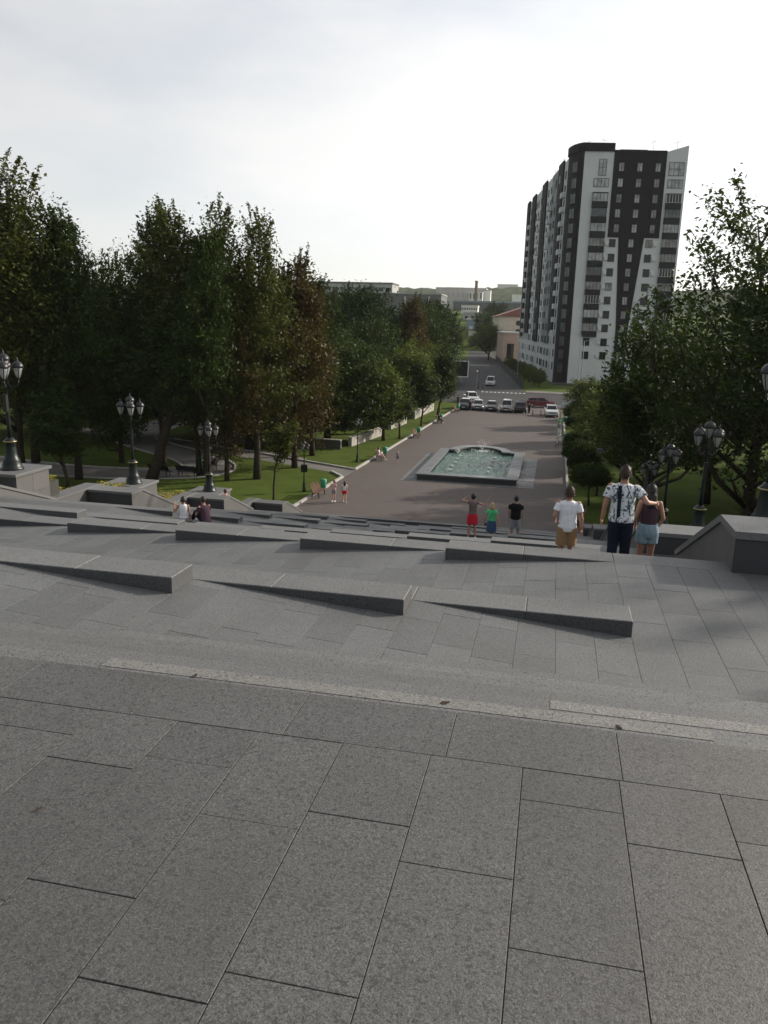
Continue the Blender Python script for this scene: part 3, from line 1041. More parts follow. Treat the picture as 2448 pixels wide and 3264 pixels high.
# round bay: ring of curved copings
def ring(name, cx, cy, ri, ro, z0, z1, a0, a1, n, mat, yscale=1.0):
    vs, fs = [], []
    for i in range(n + 1):
        a = a0 + (a1 - a0) * i / n
        for r_, z in ((ri, z0), (ro, z0), (ro, z1), (ri, z1)):
            vs.append((cx + r_ * math.cos(a) + ox, cy + r_ * yscale * math.sin(a) + oy, z))
    for i in range(n):
        for k in range(4):
            fs.append((i * 4 + k, i * 4 + (k + 1) % 4, (i + 1) * 4 + (k + 1) % 4, (i + 1) * 4 + k))
    fs += [(0, 1, 2, 3), (4 * n + 3, 4 * n + 2, 4 * n + 1, 4 * n)]
    return mobj(name, vs, fs, mat, fo)
ring('bay_wall', -6.85, FY1 - 0.9, 2.25, 3.0, -0.1, 0.46, 0.0, math.pi, 18, 'granite_dark', 1.25)
ring('bay_coping', -6.85, FY1 - 0.9, 2.15, 3.1, 0.462, 0.60, -0.02, math.pi + 0.02, 24, 'fountain_stone', 1.25)
fl = MB().box(FX0 + 0.9 + ox, FX1 - 0.9 + ox, FY0 + 0.9 + oy, FY1 - 0.9 + oy, -0.1, 0.02).build('basin_floor', 'fountain_stone', fo)
nx_, ny_ = 44, 84
vs, fs = [], []
rw = np.random.default_rng(11)
for j in range(ny_ + 1):
    for i in range(nx_ + 1):
        vs.append((FX0 + 0.9 + (FX1 - FX0 - 1.8) * i / nx_ + ox, FY0 + 0.9 + (FY1 - FY0 - 1.8) * j / ny_ + oy, 0.30 + rw.normal() * 0.02))
for j in range(ny_):
    for i in range(nx_):
        a = j * (nx_ + 1) + i
        fs.append((a, a + 1, a + nx_ + 2, a + nx_ + 1))
mobj('water', vs, fs, 'water', fo, True)
pts = [(-6.85 + 2.24 * math.cos(math.pi * k / 16) + ox, FY1 - 0.9 + 2.24 * 1.25 * math.sin(math.pi * k / 16) + oy, 0.302) for k in range(17)]
mobj('water', pts, [tuple(range(17))], 'water', fo)
# rows of small jets and the tall fan of spray in the bay
def spray(cx, cy, z0, h, spread, n, seed, size=0.035):
    r_ = np.random.default_rng(seed); mb = MB()
    for _ in range(n):
        t_ = r_.uniform(0, 1); a = r_.uniform(0, 6.28); rr = spread * t_ * r_.uniform(0.2, 1)
        x, y, z = cx + rr * math.cos(a), cy + rr * math.sin(a), z0 + h * (t_ ** 0.8) * r_.uniform(0.6, 1)
        s_ = size * r_.uniform(0.5, 1.3)
        mb.add([(x - s_, y, z), (x, y - s_, z), (x + s_, y, z), (x, y + s_, z), (x, y, z + s_ * 1.6), (x, y, z - s_)], [(0, 1, 4), (1, 2, 4), (2, 3, 4), (3, 0, 4), (1, 0, 5), (2, 1, 5), (3, 2, 5), (0, 3, 5)])
    o = mb.build('water_spray', 'spray', fo); o['kind'] = 'stuff'
spray(-6.85 + ox, 82.2 + oy, 0.3, 1.3, 1.1, 170, 1, 0.026)
spray(-6.85 + ox, 81.6 + oy, 0.28, 0.12, 1.8, 220, 4, 0.035)
spray(-9.0 + ox, 79.0 + oy, 0.3, 0.5, 0.35, 60, 2)
for j in range(5):
    for i, xx in enumerate((-8.6, -5.2)):
        spray(xx + ox, 69.5 + 2.0 * j + oy, 0.28, 0.22, 0.34, 46, 10 + j * 3 + i, 0.03)


# ================================================================== benches, bins, small lamps
def bench(x, y, rz, lab, mat='wood_bench'):
    root = empty('park_bench', (x, y, 0), rz, lab, 'bench', 'benches along the plaza')
    L = 1.0
    for k in range(5):
        a = k / 4
        MB().box(-L, L, -0.02 - 0.44 + 0.105 * k, -0.02 - 0.44 + 0.105 * k + 0.085, 0.43 - 0.03 * math.sin(a * math.pi), 0.465 - 0.03 * math.sin(a * math.pi)).build('seat_slat', mat, root)
    for k in range(5):
        y0 = 0.02 + 0.03 * k + 0.012 * k * k
        z0 = 0.50 + 0.098 * k
        MB().box(-L, L, y0, y0 + 0.03, z0, z0 + 0.085).build('back_slat', mat, root)
    for sx in (-0.75, 0.75):
        mb = MB()
        mb.prism_x([(-0.46, 0.0), (-0.40, 0.0), (-0.36, 0.36), (0.05, 0.36), (0.10, 0.0), (0.16, 0.0), (0.12, 0.45), (0.36, 1.0), (0.32, 1.02), (0.03, 0.45), (-0.42, 0.42)], sx - 0.025, sx + 0.025)
        mb.build('leg', 'iron_black', root)
    return root


def bin_(x, y, lab, z=0.0, h=0.85):
    root = empty('litter_bin', (x, y, z), 0, lab, 'bin', 'green litter bins')
    MB().lathe([(0.14, 0.12), (0.20, 0.16), (0.24, 0.60), (0.25, h - 0.08), (0.22, h - 0.06)], 12).build('body', 'bin_green', root, True)
    MB().lathe([(0.26, h - 0.07), (0.27, h - 0.02), (0.20, h + 0.05), (0.06, h + 0.08)], 12).build('lid', 'bin_green', root, True)
    MB().box(-0.03, 0.03, 0.22, 0.27, 0.0, h).build('post', 'iron_black', root)
    return root


FACE = R(90)      # bench local -y faces the plaza (+x) after rotation
bl = ['nearest', 'second', 'third', 'fourth', 'fifth']
bpos = [(-17.0, 56.7, 'red brown slatted bench beside the lawn, nearest to the stairs'), (-16.1, 74.5, 'bench with a seated person, second from the stairs'),
        (-15.4, 91.2, 'empty bench beside the lawn, third from the stairs'), (-14.9, 106.5, 'bench with dark seated people, fourth from the stairs'), (-14.4, 121.0, 'pale bench nearest to the parked cars')]
for (x, y, lab), (dx, dy, bl_) in zip(bpos, ((-0.1, 2.2, 'green litter bin beside the nearest bench'), (0.1, 2.4, 'green litter bin behind the bench with the seated person'), (0.0, 2.2, 'green litter bin beside the empty third bench'), (0.0, 2.2, 'green litter bin beside the fourth bench'), (0.1, 2.0, 'green litter bin beside the bench nearest the cars'))):
    bench(x, y, FACE, lab); bin_(x + dx, y + dy, bl_)
bench(-31.6, 60.0, R(172), 'dark park bench seen from behind the middle left lamp', 'iron_black')
bench(-29.3, 60.4, R(172), 'dark park bench behind the leaning tree trunk', 'iron_black')
bench(-28.9, 65.0, R(-60), 'park bench with a seated person on the curved path')
bin_(-29.4, 63.2, 'green litter bin on the curved park path', 0, 0.95)
bin_(1.9, 56.4, 'green litter bin between the boy and the man in the floral shirt', 0, 0.95)
bench(2.35, 54.2, R(-90), 'dark bench at the foot of the stairs, behind the boy')
bin_(1.7, 95.0, 'green litter bin beside the bicycles at the right plaza edge')
bin_(1.75, 113.5, 'pale green litter bin at the right edge near the white car')
bench(2.2, 93.0, R(-90), 'bench half hidden by shrubs at the right plaza edge')


def park_lamp(x, y, lab, h=3.7, box=False):
    root = empty('park_lamp', (x, y, 0), 0.5, lab, 'park lamp', 'three-lantern lamps by the plaza')
    MB().lathe([(0.17, 0), (0.17, 0.08), (0.12, 0.16), (0.11, 0.6), (0.085, 0.75), (0.06, 0.85), (0.045, 2.0), (0.035, h - 0.75), (0.06, h - 0.72), (0.03, h - 0.6), (0.025, h - 0.25)], 10).build('pole', 'iron_green', root, True)
    for k in range(3):
        a = k * 2.094
        ca, sa = math.cos(a), math.sin(a)
        MB().tube([(0, 0, h - 0.62), (0.15 * ca, 0.15 * sa, h - 0.72), (0.28 * ca, 0.28 * sa, h - 0.6)], 0.016, 5).build('arm', 'iron_green', root, True)
        lantern(root, (0.29 * ca, 0.29 * sa, h - 0.52), 0.75)
    lantern(root, (0, 0, h - 0.3), 0.75)
    if box: MB().bbox(-0.22, 0.22, -0.18, 0.18, 1.55, 2.1, 0.02).build('switch_box', 'iron_green', root)
    return root


park_lamp(-18.4, 58.0, 'green lamp with a switch box on the lawn beside the nearest bench', 3.8, True)
park_lamp(-17.7, 72.3, 'tall green lamp on the sunlit lawn before the low wall', 4.0)
park_lamp(-16.6, 119.0, 'thin lamp on the lawn close to the parked cars', 4.0)
park_lamp(3.9, 64.0, 'small lamp among the round clipped trees on the right', 3.9)

# low stone walls of a terrace in the left lawn
def low_wall(pts, h, th, lab, n_seg, mat='stone_pale'):
    root = empty('low_wall', (pts[0][0], pts[0][1], 0), 0, lab, 'wall')
    (x0, y0), (x1, y1) = pts
    L = math.hypot(x1 - x0, y1 - y0); dx, dy = (x1 - x0) / L, (y1 - y0) / L
    for k in range(n_seg):
        a, b = k * L / n_seg + 0.01, (k + 1) * L / n_seg - 0.01
        q = [(dx * a - dy * 0, dy * a), (dx * b, dy * b), (dx * b - dy * th, dy * b + dx * th), (dx * a - dy * th, dy * a + dx * th)]
        MB().prism(q, -0.1, h).build('wall_panel', mat, root)
    q = [(0 + dy * .05, 0 - dx * .05), (dx * L + dy * .05, dy * L - dx * .05), (dx * L - dy * (th + .05), dy * L + dx * (th + .05)), (-dy * (th + .05), dx * (th + .05))]
    MB().prism(q, h + 0.002, h + 0.09).build('coping', 'stone_pale', root)
    return root


low_wall([(-36.0, 80.0), (-21.2, 79.2)], 0.9, 0.4, 'dark low wall across the lawn under the brown tree', 7, 'granite_wall')
low_wall([(-20.6, 81.5), (-19.4, 91.0)], 0.9, 0.4, 'pale low wall running along the lawn from its corner', 5)
low_wall([(-19.5, 97.0), (-18.8, 104.0)], 1.0, 0.4, 'pale low wall behind the crooked young tree', 4)
low_wall([(-18.6, 109.0), (-17.9, 122.0)], 1.0, 0.4, 'pale low wall farthest along the lawn', 6)


# ================================================================== cars
def car(x, y, rz, paint, lab, kind='suv', L=4.5, W=1.82, Hh=1.66):
    root = empty('parked_car', (x, y, 0), rz, lab, 'car', 'cars beyond the plaza')
    w = W / 2
    hood = 0.98 if kind in ('suv', 'pickup') else 0.86
    belt = hood + 0.08
    tail = -L / 2
    lo = [(L / 2, 0.34), (L / 2 + 0.03, 0.62), (L / 2 - 0.10, hood - 0.10), (L / 2 - 1.05, hood), (L / 2 - 1.25, belt), (tail + 0.15, belt + (0.03 if kind != 'sedan' else -0.05)), (tail, belt - 0.25), (tail - 0.02, 0.45), (tail + 0.08, 0.26), (L / 2 - 0.1, 0.24)]
    mb = MB()
    n = len(lo)
    def sect(k): return w * k
    rows = []
    vs = []
    for wy in (-w, -w * 0.93, w * 0.93, w):
        for (px, pz) in lo:
            edge = abs(wy) > w * 0.95
            zz = pz - (0.05 if (edge and pz > 0.7) else 0); xx = px * (0.975 if edge else 1.0)
            vs.append((xx, wy, zz))
    fs = [tuple(range(n)), tuple(range(3 * n, 4 * n))[::-1]]
    for r_ in range(3):
        for i in range(n):
            fs.append((r_ * n + i, (r_ + 1) * n + i, (r_ + 1) * n + (i + 1) % n, r_ * n + (i + 1) % n))
    mb.add(vs, fs)
    # greenhouse
    if kind == 'pickup': gx0, gx1, rx0, rx1 = -0.75, L / 2 - 1.2, -0.62, L / 2 - 1.85
    elif kind == 'sedan': gx0, gx1, rx0, rx1 = tail + 0.65, L / 2 - 1.2, tail + 1.25, L / 2 - 1.95
    else: gx0, gx1, rx0, rx1 = tail + 0.12, L / 2 - 1.2, tail + 0.42, L / 2 - 1.85
    wr = w * 0.76; wb = w * 0.92
    cab = [(gx0, -wb, belt - 0.05), (gx1, -wb, belt - 0.05), (gx1, wb, belt - 0.05), (gx0, wb, belt - 0.05), (rx0, -wr, Hh - 0.03), (rx1, -wr, Hh - 0.03), (rx1, wr, Hh - 0.03), (rx0, wr, Hh - 0.03),
           (rx0 + 0.12, -wr * 0.8, Hh), (rx1 - 0.12, -wr * 0.8, Hh), (rx1 - 0.12, wr * 0.8, Hh), (rx0 + 0.12, wr * 0.8, Hh)]
    cf = [(8, 9, 10, 11)]
    for i in range(4):
        j = (i + 1) % 4
        cf += [(i, j, 4 + j, 4 + i), (4 + i, 4 + j, 8 + j, 8 + i)]
    mb.add(cab, cf)
    mb.build('body', paint, root)
    V = [Vector(c) for c in cab]
    def pane(name, a, b, c, d, k=0.86, push=0.012):
        ctr = (a + b + c + d) / 4
        nrm = (b - a).cross(d - a).normalized()
        if nrm.dot(ctr - Vector((ctr.x * 0.5, 0, 1.0))) < 0: nrm = -nrm
        q = [ctr + (p - ctr) * k + nrm * push for p in (a, b, c, d)]
        mobj(name, q, [(0, 1, 2, 3)], 'glass_dark', root)
    pane('windscreen', V[1], V[2], V[6], V[5], 0.88)
    pane('rear_window', V[3], V[0], V[4], V[7], 0.8)
    for s_ in (0, 1):
        a, b, c, d = (V[0], V[1], V[5], V[4]) if s_ == 0 else (V[3], V[2], V[6], V[7])
        m1, m2 = (a + b) / 2, (c + d) / 2
        pane('side_window', a, m1, m2, d, 0.84); pane('side_window', m1, b, c, m2, 0.84)
    for sx in (L / 2 - 0.85, tail + 0.85):
        for sy in (-1, 1):
            wh = MB()
            wh.tube([(0, -0.10, 0), (0, -0.085, 0), (0, 0.085, 0), (0, 0.10, 0)], [0.28, 0.335, 0.335, 0.28], 16)
            o = wh.build('wheel', 'rubber', root); o.location = (sx, sy * (w - 0.09), 0.335)
            MB().tube([(0, sy * 0.101, 0), (0, sy * 0.112, 0)], [0.21, 0.19], 12).build('rim', 'galvanised', o)
    for sy in (-1, 1):
        MB().bbox(L / 2 - 0.07, L / 2 + 0.035, sy * w * 0.66 - 0.2, sy * w * 0.66 + 0.2, 0.66, 0.80, 0.02).build('headlight', 'lantern_glass', root)
        MB().box(tail - 0.03, tail + 0.03, sy * w * 0.80 - 0.1, sy * w * 0.80 + 0.1, 0.7, 0.95).build('tail_light', 'car_red', root)
        MB().bbox(gx1 - 0.15, gx1 + 0.02, sy * (w + 0.09) - 0.08, sy * (w + 0.09) + 0.08, belt, belt + 0.14, 0.02).build('mirror', paint, root)
    MB().box(L / 2 + 0.0, L / 2 + 0.04, -0.42, 0.42, 0.60, 0.76).build('grille', 'rubber', root)
    MB().box(L / 2 + 0.02, L / 2 + 0.05, -0.26, 0.26, 0.42, 0.53).build('number_plate', 'paint_white', root)
    MB().box(L / 2 - 0.06, L / 2 + 0.045, -w * 0.9, w * 0.9, 0.28, 0.38).build('bumper', 'rubber', root)
    return root


TOCAM = R(-90)
car(-13.6, 126.4, TOCAM, 'car_olive', 'dark grey car leftmost in the row facing the plaza', 'suv', 4.4, 1.8, 1.62)
car(-11.55, 126.6, TOCAM + 0.05, 'car_silver', 'silver car second from the left in the row facing the plaza', 'sedan', 4.4, 1.76, 1.48)
car(-9.4, 126.2, TOCAM, 'car_grey', 'grey saloon car third from the left in the row facing the plaza', 'sedan', 4.4, 1.76, 1.46)
car(-7.0, 125.7, TOCAM, 'car_silver', 'tall silver off-roader fourth in the row facing the plaza', 'suv', 4.6, 1.84, 1.78)
car(-4.9, 125.9, TOCAM + R(180), 'car_black', 'black car rightmost in the row facing the plaza, seen from behind', 'suv', 4.5, 1.82, 1.68)
car(-13.9, 138.4, TOCAM + 0.35, 'car_white', 'white pickup standing behind the row of parked cars', 'pickup', 5.0, 1.85, 1.78)
car(-2.0, 135.0, R(4), 'car_red', 'dark red car parked sideways behind the bollards', 'suv', 4.6, 1.8, 1.62)
car(-0.2, 122.0, TOCAM + 0.08, 'car_white', 'white car with a dark bonnet alone at the right of the plaza end', 'suv', 4.4, 1.82, 1.62)
car(3.6, 134.2, R(178), 'car_ice', 'pale blue car parked sideways behind the shrubs on the right', 'suv', 4.5, 1.8, 1.55)
car(-13.9, 179.5, TOCAM, 'car_white', 'white van driving up the far street', 'suv', 4.6, 1.9, 2.0)


def bollard(x, y, lab):
    o = MB().lathe([(0.09, 0), (0.09, 0.06), (0.06, 0.1), (0.055, 0.62), (0.08, 0.68), (0.05, 0.76)], 8).build('bollard', 'iron_black')
    o.location = (x, y, 0); tag(o, lab, 'bollard', 'bollards at the end of the plaza')


for x, lab in ((-3.9, 'short black bollard just right of the black car'), (-2.9, 'short black bollard right of the person in black'), (-1.7, 'short black bollard just left of the white car'), (1.2, 'short black bollard just right of the white car'), (1.75, 'short black bollard at the right kerb past the white car')):
    bollard(x, 121.8, lab)


def bicycle(x, y, rz, lab, col='chrome', z=0.0):
    root = empty('bicycle', (x, y, z), rz, lab, 'bicycle', 'bicycles at the right plaza edge')
    for cx in (-0.52, 0.52):
        pts = [(cx + 0.33 * math.cos(a), 0, 0.34 + 0.33 * math.sin(a)) for a in np.linspace(0, 2 * math.pi, 19)]
        o = MB().tube(pts, 0.018, 5).build('wheel', 'rubber', root)
        sp = MB()
        for k in range(6):
            a = k * math.pi / 6
            sp.tube([(cx - 0.31 * math.cos(a), 0, 0.34 - 0.31 * math.sin(a)), (cx + 0.31 * math.cos(a), 0, 0.34 + 0.31 * math.sin(a))], 0.004, 4)
        sp.build('spokes', 'chrome', o)
    fr = MB()
    for a, b in (((-0.52, 0, 0.34), (-0.1, 0, 0.3)), ((-0.52, 0, 0.34), (-0.18, 0, 0.78)), ((-0.1, 0, 0.3), (-0.22, 0, 0.9)), ((-0.1, 0, 0.3), (0.36, 0, 0.72)), ((-0.18, 0, 0.76), (0.36, 0, 0.8)), ((0.33, 0, 0.92), (0.52, 0, 0.34))):
        fr.tube([a, b], 0.018, 6)
    fr.build('frame', col, root)
    MB().tube([(0.26, -0.28, 0.98), (0.36, -0.1, 1.0), (0.34, 0, 0.95), (0.36, 0.1, 1.0), (0.26, 0.28, 0.98)], 0.014, 6).build('handlebar', 'iron_black', root)
    MB().ellipsoid((-0.24, 0, 0.93), (0.14, 0.07, 0.035), 10, 6).build('saddle', 'rubber', root)
    return root


bicycle(0.75, 90.5, R(75), 'bicycle standing nearest at the right plaza edge', 'chrome')
bicycle(1.05, 92.2, R(60), 'second bicycle behind the nearest one at the right plaza edge', 'car_white')
bicycle(1.1, 98.5, R(80), 'bicycle farther along the right plaza edge', 'bin_green')

# ================================================================== street furniture beyond
def pole_light(x, y, h, lab, arm=(1.6, 0.0)):
    root = empty('street_light', (x, y, 0), 0, lab, 'street light', 'tall street lights')
    MB().lathe([(0.14, 0), (0.14, 0.9), (0.10, 1.0), (0.07, h)], 8).build('pole', 'galvanised', root)
    MB().tube([(0, 0, h - 0.1), (arm[0] * 0.5, arm[1] * .5, h + 0.15), (arm[0], arm[1], h + 0.2)], 0.04, 6).build('arm', 'galvanised', root)
    MB().bbox(arm[0] - 0.3, arm[0] + 0.3, arm[1] - 0.13, arm[1] + 0.13, h + 0.1, h + 0.24, 0.04).build('lamp_head', 'galvanised', root)


pole_light(4.4, 143.5, 10.8, 'tall grey street light before the apartment tower, nearer of two', (2.2, 0.3))
pole_light(4.5, 168.5, 11.6, 'tall grey street light before the apartment tower, farther of two', (-1.2, 0.2))
pole_light(-9.8, 215.0, 9.0, 'street light beside the fence of the far street', (-1.6, 0.0))
pole_light(-18.4, 285.0, 9.0, 'street light farthest down the far street', (-1.6, 0.0))
sg = empty('road_sign', (-15.9, 168.5, 0), 0, 'triangular give way sign at the mouth of the far street', 'road sign')
MB().lathe([(0.035, 0), (0.035, 3.2)], 6).build('post', 'galvanised', sg)
MB().prism_y([(-0.55, 3.95), (0.55, 3.95), (0, 3.0)], -0.06, -0.03).build('border', 'car_red', sg)
MB().prism_y([(-0.36, 3.86), (0.36, 3.86), (0, 3.24)], -0.075, -0.061).build('plate', 'paint_white', sg)
bb = empty('billboard', (-22.6, 184, -3.2), R(14), 'billboard on two posts left of the far street', 'billboard')
MB().box(-3.1, 3.1, -0.12, 0.12, 4.6, 8.0).build('panel', 'glass_dark', bb)
for a in ((-3.2, 3.2, 7.95, 8.15), (-3.2, 3.2, 4.45, 4.65)): MB().box(a[0], a[1], -0.16, 0.16, a[2], a[3]).build('frame', 'paint_white', bb)
for a in ((-3.2, -3.0), (3.0, 3.2)): MB().box(a[0], a[1], -0.16, 0.16, 4.66, 7.94).build('frame', 'paint_white', bb)
for a in (-1.6, 1.6): MB().box(a - 0.12, a + 0.12, -0.1, 0.1, 0, 4.44).build('post', 'galvanised', bb)

# fence along the far street
fe = empty('street_fence', (-6.6, 172.8, 0), 0, 'dark fence along the right side of the far street', 'fence')
n = 26
for k in range(n + 1):
    t_ = k / n
    x, y = -15.9 * t_, 136 * t_
    MB().box(x - 0.06, x + 0.06, y - 0.06, y + 0.06, 0, 2.0).build('post', 'iron_black', fe)
    if k < n:
        x1, y1 = -15.9 * (k + 1) / n, 136 * (k + 1) / n
        MB().add([(x, y + .07, 0.15), (x1, y1 - .07, 0.15), (x1, y1 - .07, 1.85), (x, y + .07, 1.85), (x + .03, y + .07, 0.15), (x1 + .03, y1 - .07, 0.15), (x1 + .03, y1 - .07, 1.85), (x + .03, y + .07, 1.85)],
                 [(3, 2, 1, 0), (4, 5, 6, 7), (0, 1, 5, 4), (1, 2, 6, 5), (2, 3, 7, 6), (3, 0, 4, 7)]).build('panel', 'granite_dark', fe)

# ================================================================== apartment tower
B = empty('apartment_tower', (2.47, 190.74, 0), R(9), 'tall black and white apartment tower with balcony columns', 'building')
HT = 50.2
foot = [(0, 0), (22.3, 0), (22.3, 14), (13, 30), (13, 86), (-1.85, 86), (-1.85, 7.24)]
MB().prism(foot, 0, HT).build('wall', 'facade_white', B)
# slanted parapet at the right end
MB().prism_y([(17.8, HT + 0.002), (22.3, HT + 0.002), (22.3, HT + 1.5), (17.8, HT + 0.15)], 0.0, 3.0).build('parapet', 'facade_white', B)
# dark middle of the front, wide above and tapering below
MB().prism_y([(6.6, 32.6), (9.0, 32.6), (10.2, 13.0), (10.2, 1.0), (12.9, 1.0), (12.9, 13.0), (14.6, 32.6), (17.8, 32.6), (17.8, HT - 0.1), (6.6, HT - 0.1)], -0.14, 0.05).build('dark_cladding', 'facade_dark', B)
MB().box(6.6, 17.8, -0.2, 0.4, HT - 0.098, HT + 0.35).build('cornice', 'facade_dark', B)
# dark rounded corner tower
cor = [(-0.05, -0.15), (-0.9, 0.9), (-1.6, 2.6), (-2.0, 4.6), (-2.1, 6.6), (-2.0, 7.3), (0.6, 7.3), (0.6, 0.2)]
MB().prism(cor, 0.02, HT - 0.02).build('corner_cladding', 'facade_dark', B)
MB().prism([(x * 1.12 - 0.05, y - 0.25) for x, y in cor[:6]] + [(6.6, 8.0), (6.6, -0.28), (0.2, -0.28)], HT, HT + 1.7).build('roof_crown', 'facade_dark', B)
MB().box(9, 15, 6, 12, HT, HT + 1.7).build('lift_house', 'factory_dark', B)


def win_mesh(w, h, cols, glass, frame, d=0.12, rows=1):
    mb = MB()
    mb.cur = 0
    mb.add([(-w / 2, 0, -h / 2), (w / 2, 0, -h / 2), (w / 2, 0, h / 2), (-w / 2, 0, h / 2)], [(0, 1, 2, 3)])
    mb.cur = 1
    f_ = 0.07
    mb.box(-w / 2 - f_, -w / 2, -0.06, 0.05, -h / 2 - f_, h / 2 + f_); mb.box(w / 2, w / 2 + f_, -0.06, 0.05, -h / 2 - f_, h / 2 + f_)
    mb.box(-w / 2, w / 2, -0.06, 0.05, -h / 2 - f_, -h / 2); mb.box(-w / 2, w / 2, -0.06, 0.05, h / 2, h / 2 + f_)
    for k in range(1, cols):
        x = -w / 2 + w * k / cols
        mb.box(x - 0.04, x + 0.04, -0.04, 0.03, -h / 2, h / 2)
    if rows > 1: mb.box(-w / 2, w / 2, -0.041, 0.031, -0.03, 0.04)
    o = mb.build('window', None, None, mats=[glass, frame])
    me = o.data
    bpy.data.objects.remove(o)
    return me


W_SM = win_mesh(0.98, 1.6, 2, 'glass_curtain', 'frame_dark')
W_SM2 = win_mesh(1.15, 1.5, 2, 'glass_house', 'frame_white')
W_SM3 = win_mesh(0.98, 1.6, 2, 'glass_blind', 'frame_dark')
W_SM4 = win_mesh(1.15, 1.5, 3, 'glass_curtain', 'frame_white')
W_SQ = win_mesh(1.3, 1.55, 2, 'glass_dark', 'frame_dark')
W_SQ2 = win_mesh(1.3, 1.55, 2, 'glass_blind', 'frame_dark')
W_BAL3 = win_mesh(3.1, 1.65, 5, 'glass_dark', 'frame_white')
W_BAL4 = win_mesh(3.1, 1.65, 4, 'glass_blind', 'frame_dark')
W_BAL = win_mesh(3.1, 1.65, 4, 'glass_house', 'frame_dark')
W_BAL2 = win_mesh(3.1, 1.65, 4, 'glass_curtain', 'frame_dark')
W_BIG = win_mesh(3.1, 2.6, 3, 'glass_curtain', 'frame_dark', rows=2)
W_TALL = win_mesh(1.5, 3.2, 2, 'glass_curtain', 'frame_dark', rows=2)
W_COR = win_mesh(1.7, 1.9, 2, 'glass_house', 'frame_dark', rows=2)
rb = random.Random(3)


def window(me, x, y, z, rz=0.0):
    return_ = put('window', me, B, (x, y, z)); return_.rotation_euler = (0, 0, rz)


BAL = {}
def balcony(x, y, z, w, d, h, mat, rz=0.0):
    k = (w, d, h, mat)
    if k not in BAL:
        o_ = MB().bbox(-w / 2, w / 2, -d, 0.1, -h / 2, h / 2, 0.05).build('balcony', mat); BAL[k] = o_.data; bpy.data.objects.remove(o_)
    o = put('balcony', BAL[k], B, (x, y, z)); o.rotation_euler = (0, 0, rz)


rows_z = [43.9, 40.7, 37.6, 34.5, 31.4, 28.3, 25.2, 22.1, 19.1, 16.0, 13.0, 9.9, 6.9]
for i, z in enumerate(rows_z):
    # left and right balcony columns
    for s_ in (4.25, 20.1):
        if i == 0: window(W_BAL2, s_, -0.06, z)
        elif i < 11:
            window(rb.choice((W_BAL, W_BAL2, W_BAL3, W_BAL4)), s_, -0.42, z + 0.15)
            MB_ = balcony(s_, -0.02, z - 1.35, 3.35, 0.55, 1.25, 'balcony_dark')
            balcony(s_, -0.02, z + 1.1, 3.35, 0.5, 0.18, 'balcony_dark')
        else: window(W_SQ, s_ - 0.4, -0.06, z)
    # middle
    if i < 4:
        for s_ in (8.3, 12.2, 16.1): window(rb.choice((W_SM, W_SM, W_SM3)), s_, -0.2, z)
    else:
        window(rb.choice((W_SM, W_SM3)), 12.0 - 0.05 * i, -0.2, z)
        window(rb.choice((W_SQ, W_SQ, W_SQ, W_SQ2)), 7.75, -0.06, z); window(rb.choice((W_SQ, W_SQ, W_SQ2)), 15.75, -0.06, z)
        balcony(6.55, -0.02, z - 0.1, 0.75, 0.3, 0.8, 'facade_white'); balcony(17.1, -0.02, z - 0.1, 0.75, 0.3, 0.8, 'facade_white')
for s_ in (8.3, 12.2, 16.1): window(W_SM, s_, -0.2, 47.1)
window(W_TALL, 4.3, -0.06, 47.0); window(W_BIG, 20.1, -0.06, 46.9)
for i, z in enumerate([47.2] + rows_z + [3.8]):
    window(W_COR, -1.36, 1.75, z, math.atan2(0.9, -0.0) * 0 - R(64))
# left face: stripes along local y, at x = -1.85
stripes = [(7.35, 13, 'facade_white'), (13, 20, 'facade_dark'), (20, 29, 'facade_grey'), (29, 40, 'facade_white'), (40, 48, 'facade_dark'), (48, 62, 'facade_white'), (62, 70, 'facade_dark'), (70, 76, 'facade_white'), (76, 82, 'facade_dark'), (82, 86, 'facade_white')]
for (a, b, m_) in stripes:
    if m_ == 'facade_white': continue
    MB().box(-2.25, -1.8, a, b, 9.0 + (a % 5), HT - (0.3 if m_ == 'facade_grey' else -0.5)).build('stripe_cladding', m_, B)
cols = [(10.2, 1), (16.5, 0), (22.0, 0), (26.5, 0), (32.0, 1), (37, 0), (44, 0), (50.5, 1), (56, 0), (60.0, 0), (66, 0), (73, 1), (79, 0)]
for (yy, bal) in cols:
    dark = any(a <= yy < b and m_ != 'facade_white' for a, b, m_ in stripes)
    xw = -2.33 if dark else -1.93
    for i, z in enumerate([47.0] + rows_z + [3.9]):
        window(rb.choice((W_SM, W_SM2, W_SQ, W_SM3, W_SQ2)), xw, yy, z, R(-90))
        if bal and 0 < i < 12: balcony(xw + 0.05, yy, z - 1.3, 2.6, 0.9, 1.15, 'facade_white' if not dark else 'balcony_dark', R(-90))
for (x, y, h, r_) in ((1.5, 3, 2.0, 0.6), (4.5, 2, 2.2, -0.5), (15.5, 3, 3.2, 0.7), (20.5, 2.5, 3.0, 0.8), (-1, 20, 2.4, .3), (-1, 34, 2.2, .3), (-1, 48, 2.4, .3), (-1, 60, 2.0, .3)):
    mb = MB().tube([(x, y, HT), (x, y, HT + h + (0.8 if x < 6 and y < 5 else 0))], 0.05, 5)
    zt = HT + h * 0.85 + (0.8 if x < 6 and y < 5 else 0)
    mb.tube([(x - 0.8, y, zt - r_ * .4), (x + 0.8, y, zt + r_ * .4)], 0.035, 4)
    mb.build('antenna', 'galvanised', B)
MB().box(-3.2, 24, -1.6, -0.3, 0, 0.5).build('plinth', 'granite_dark', B)

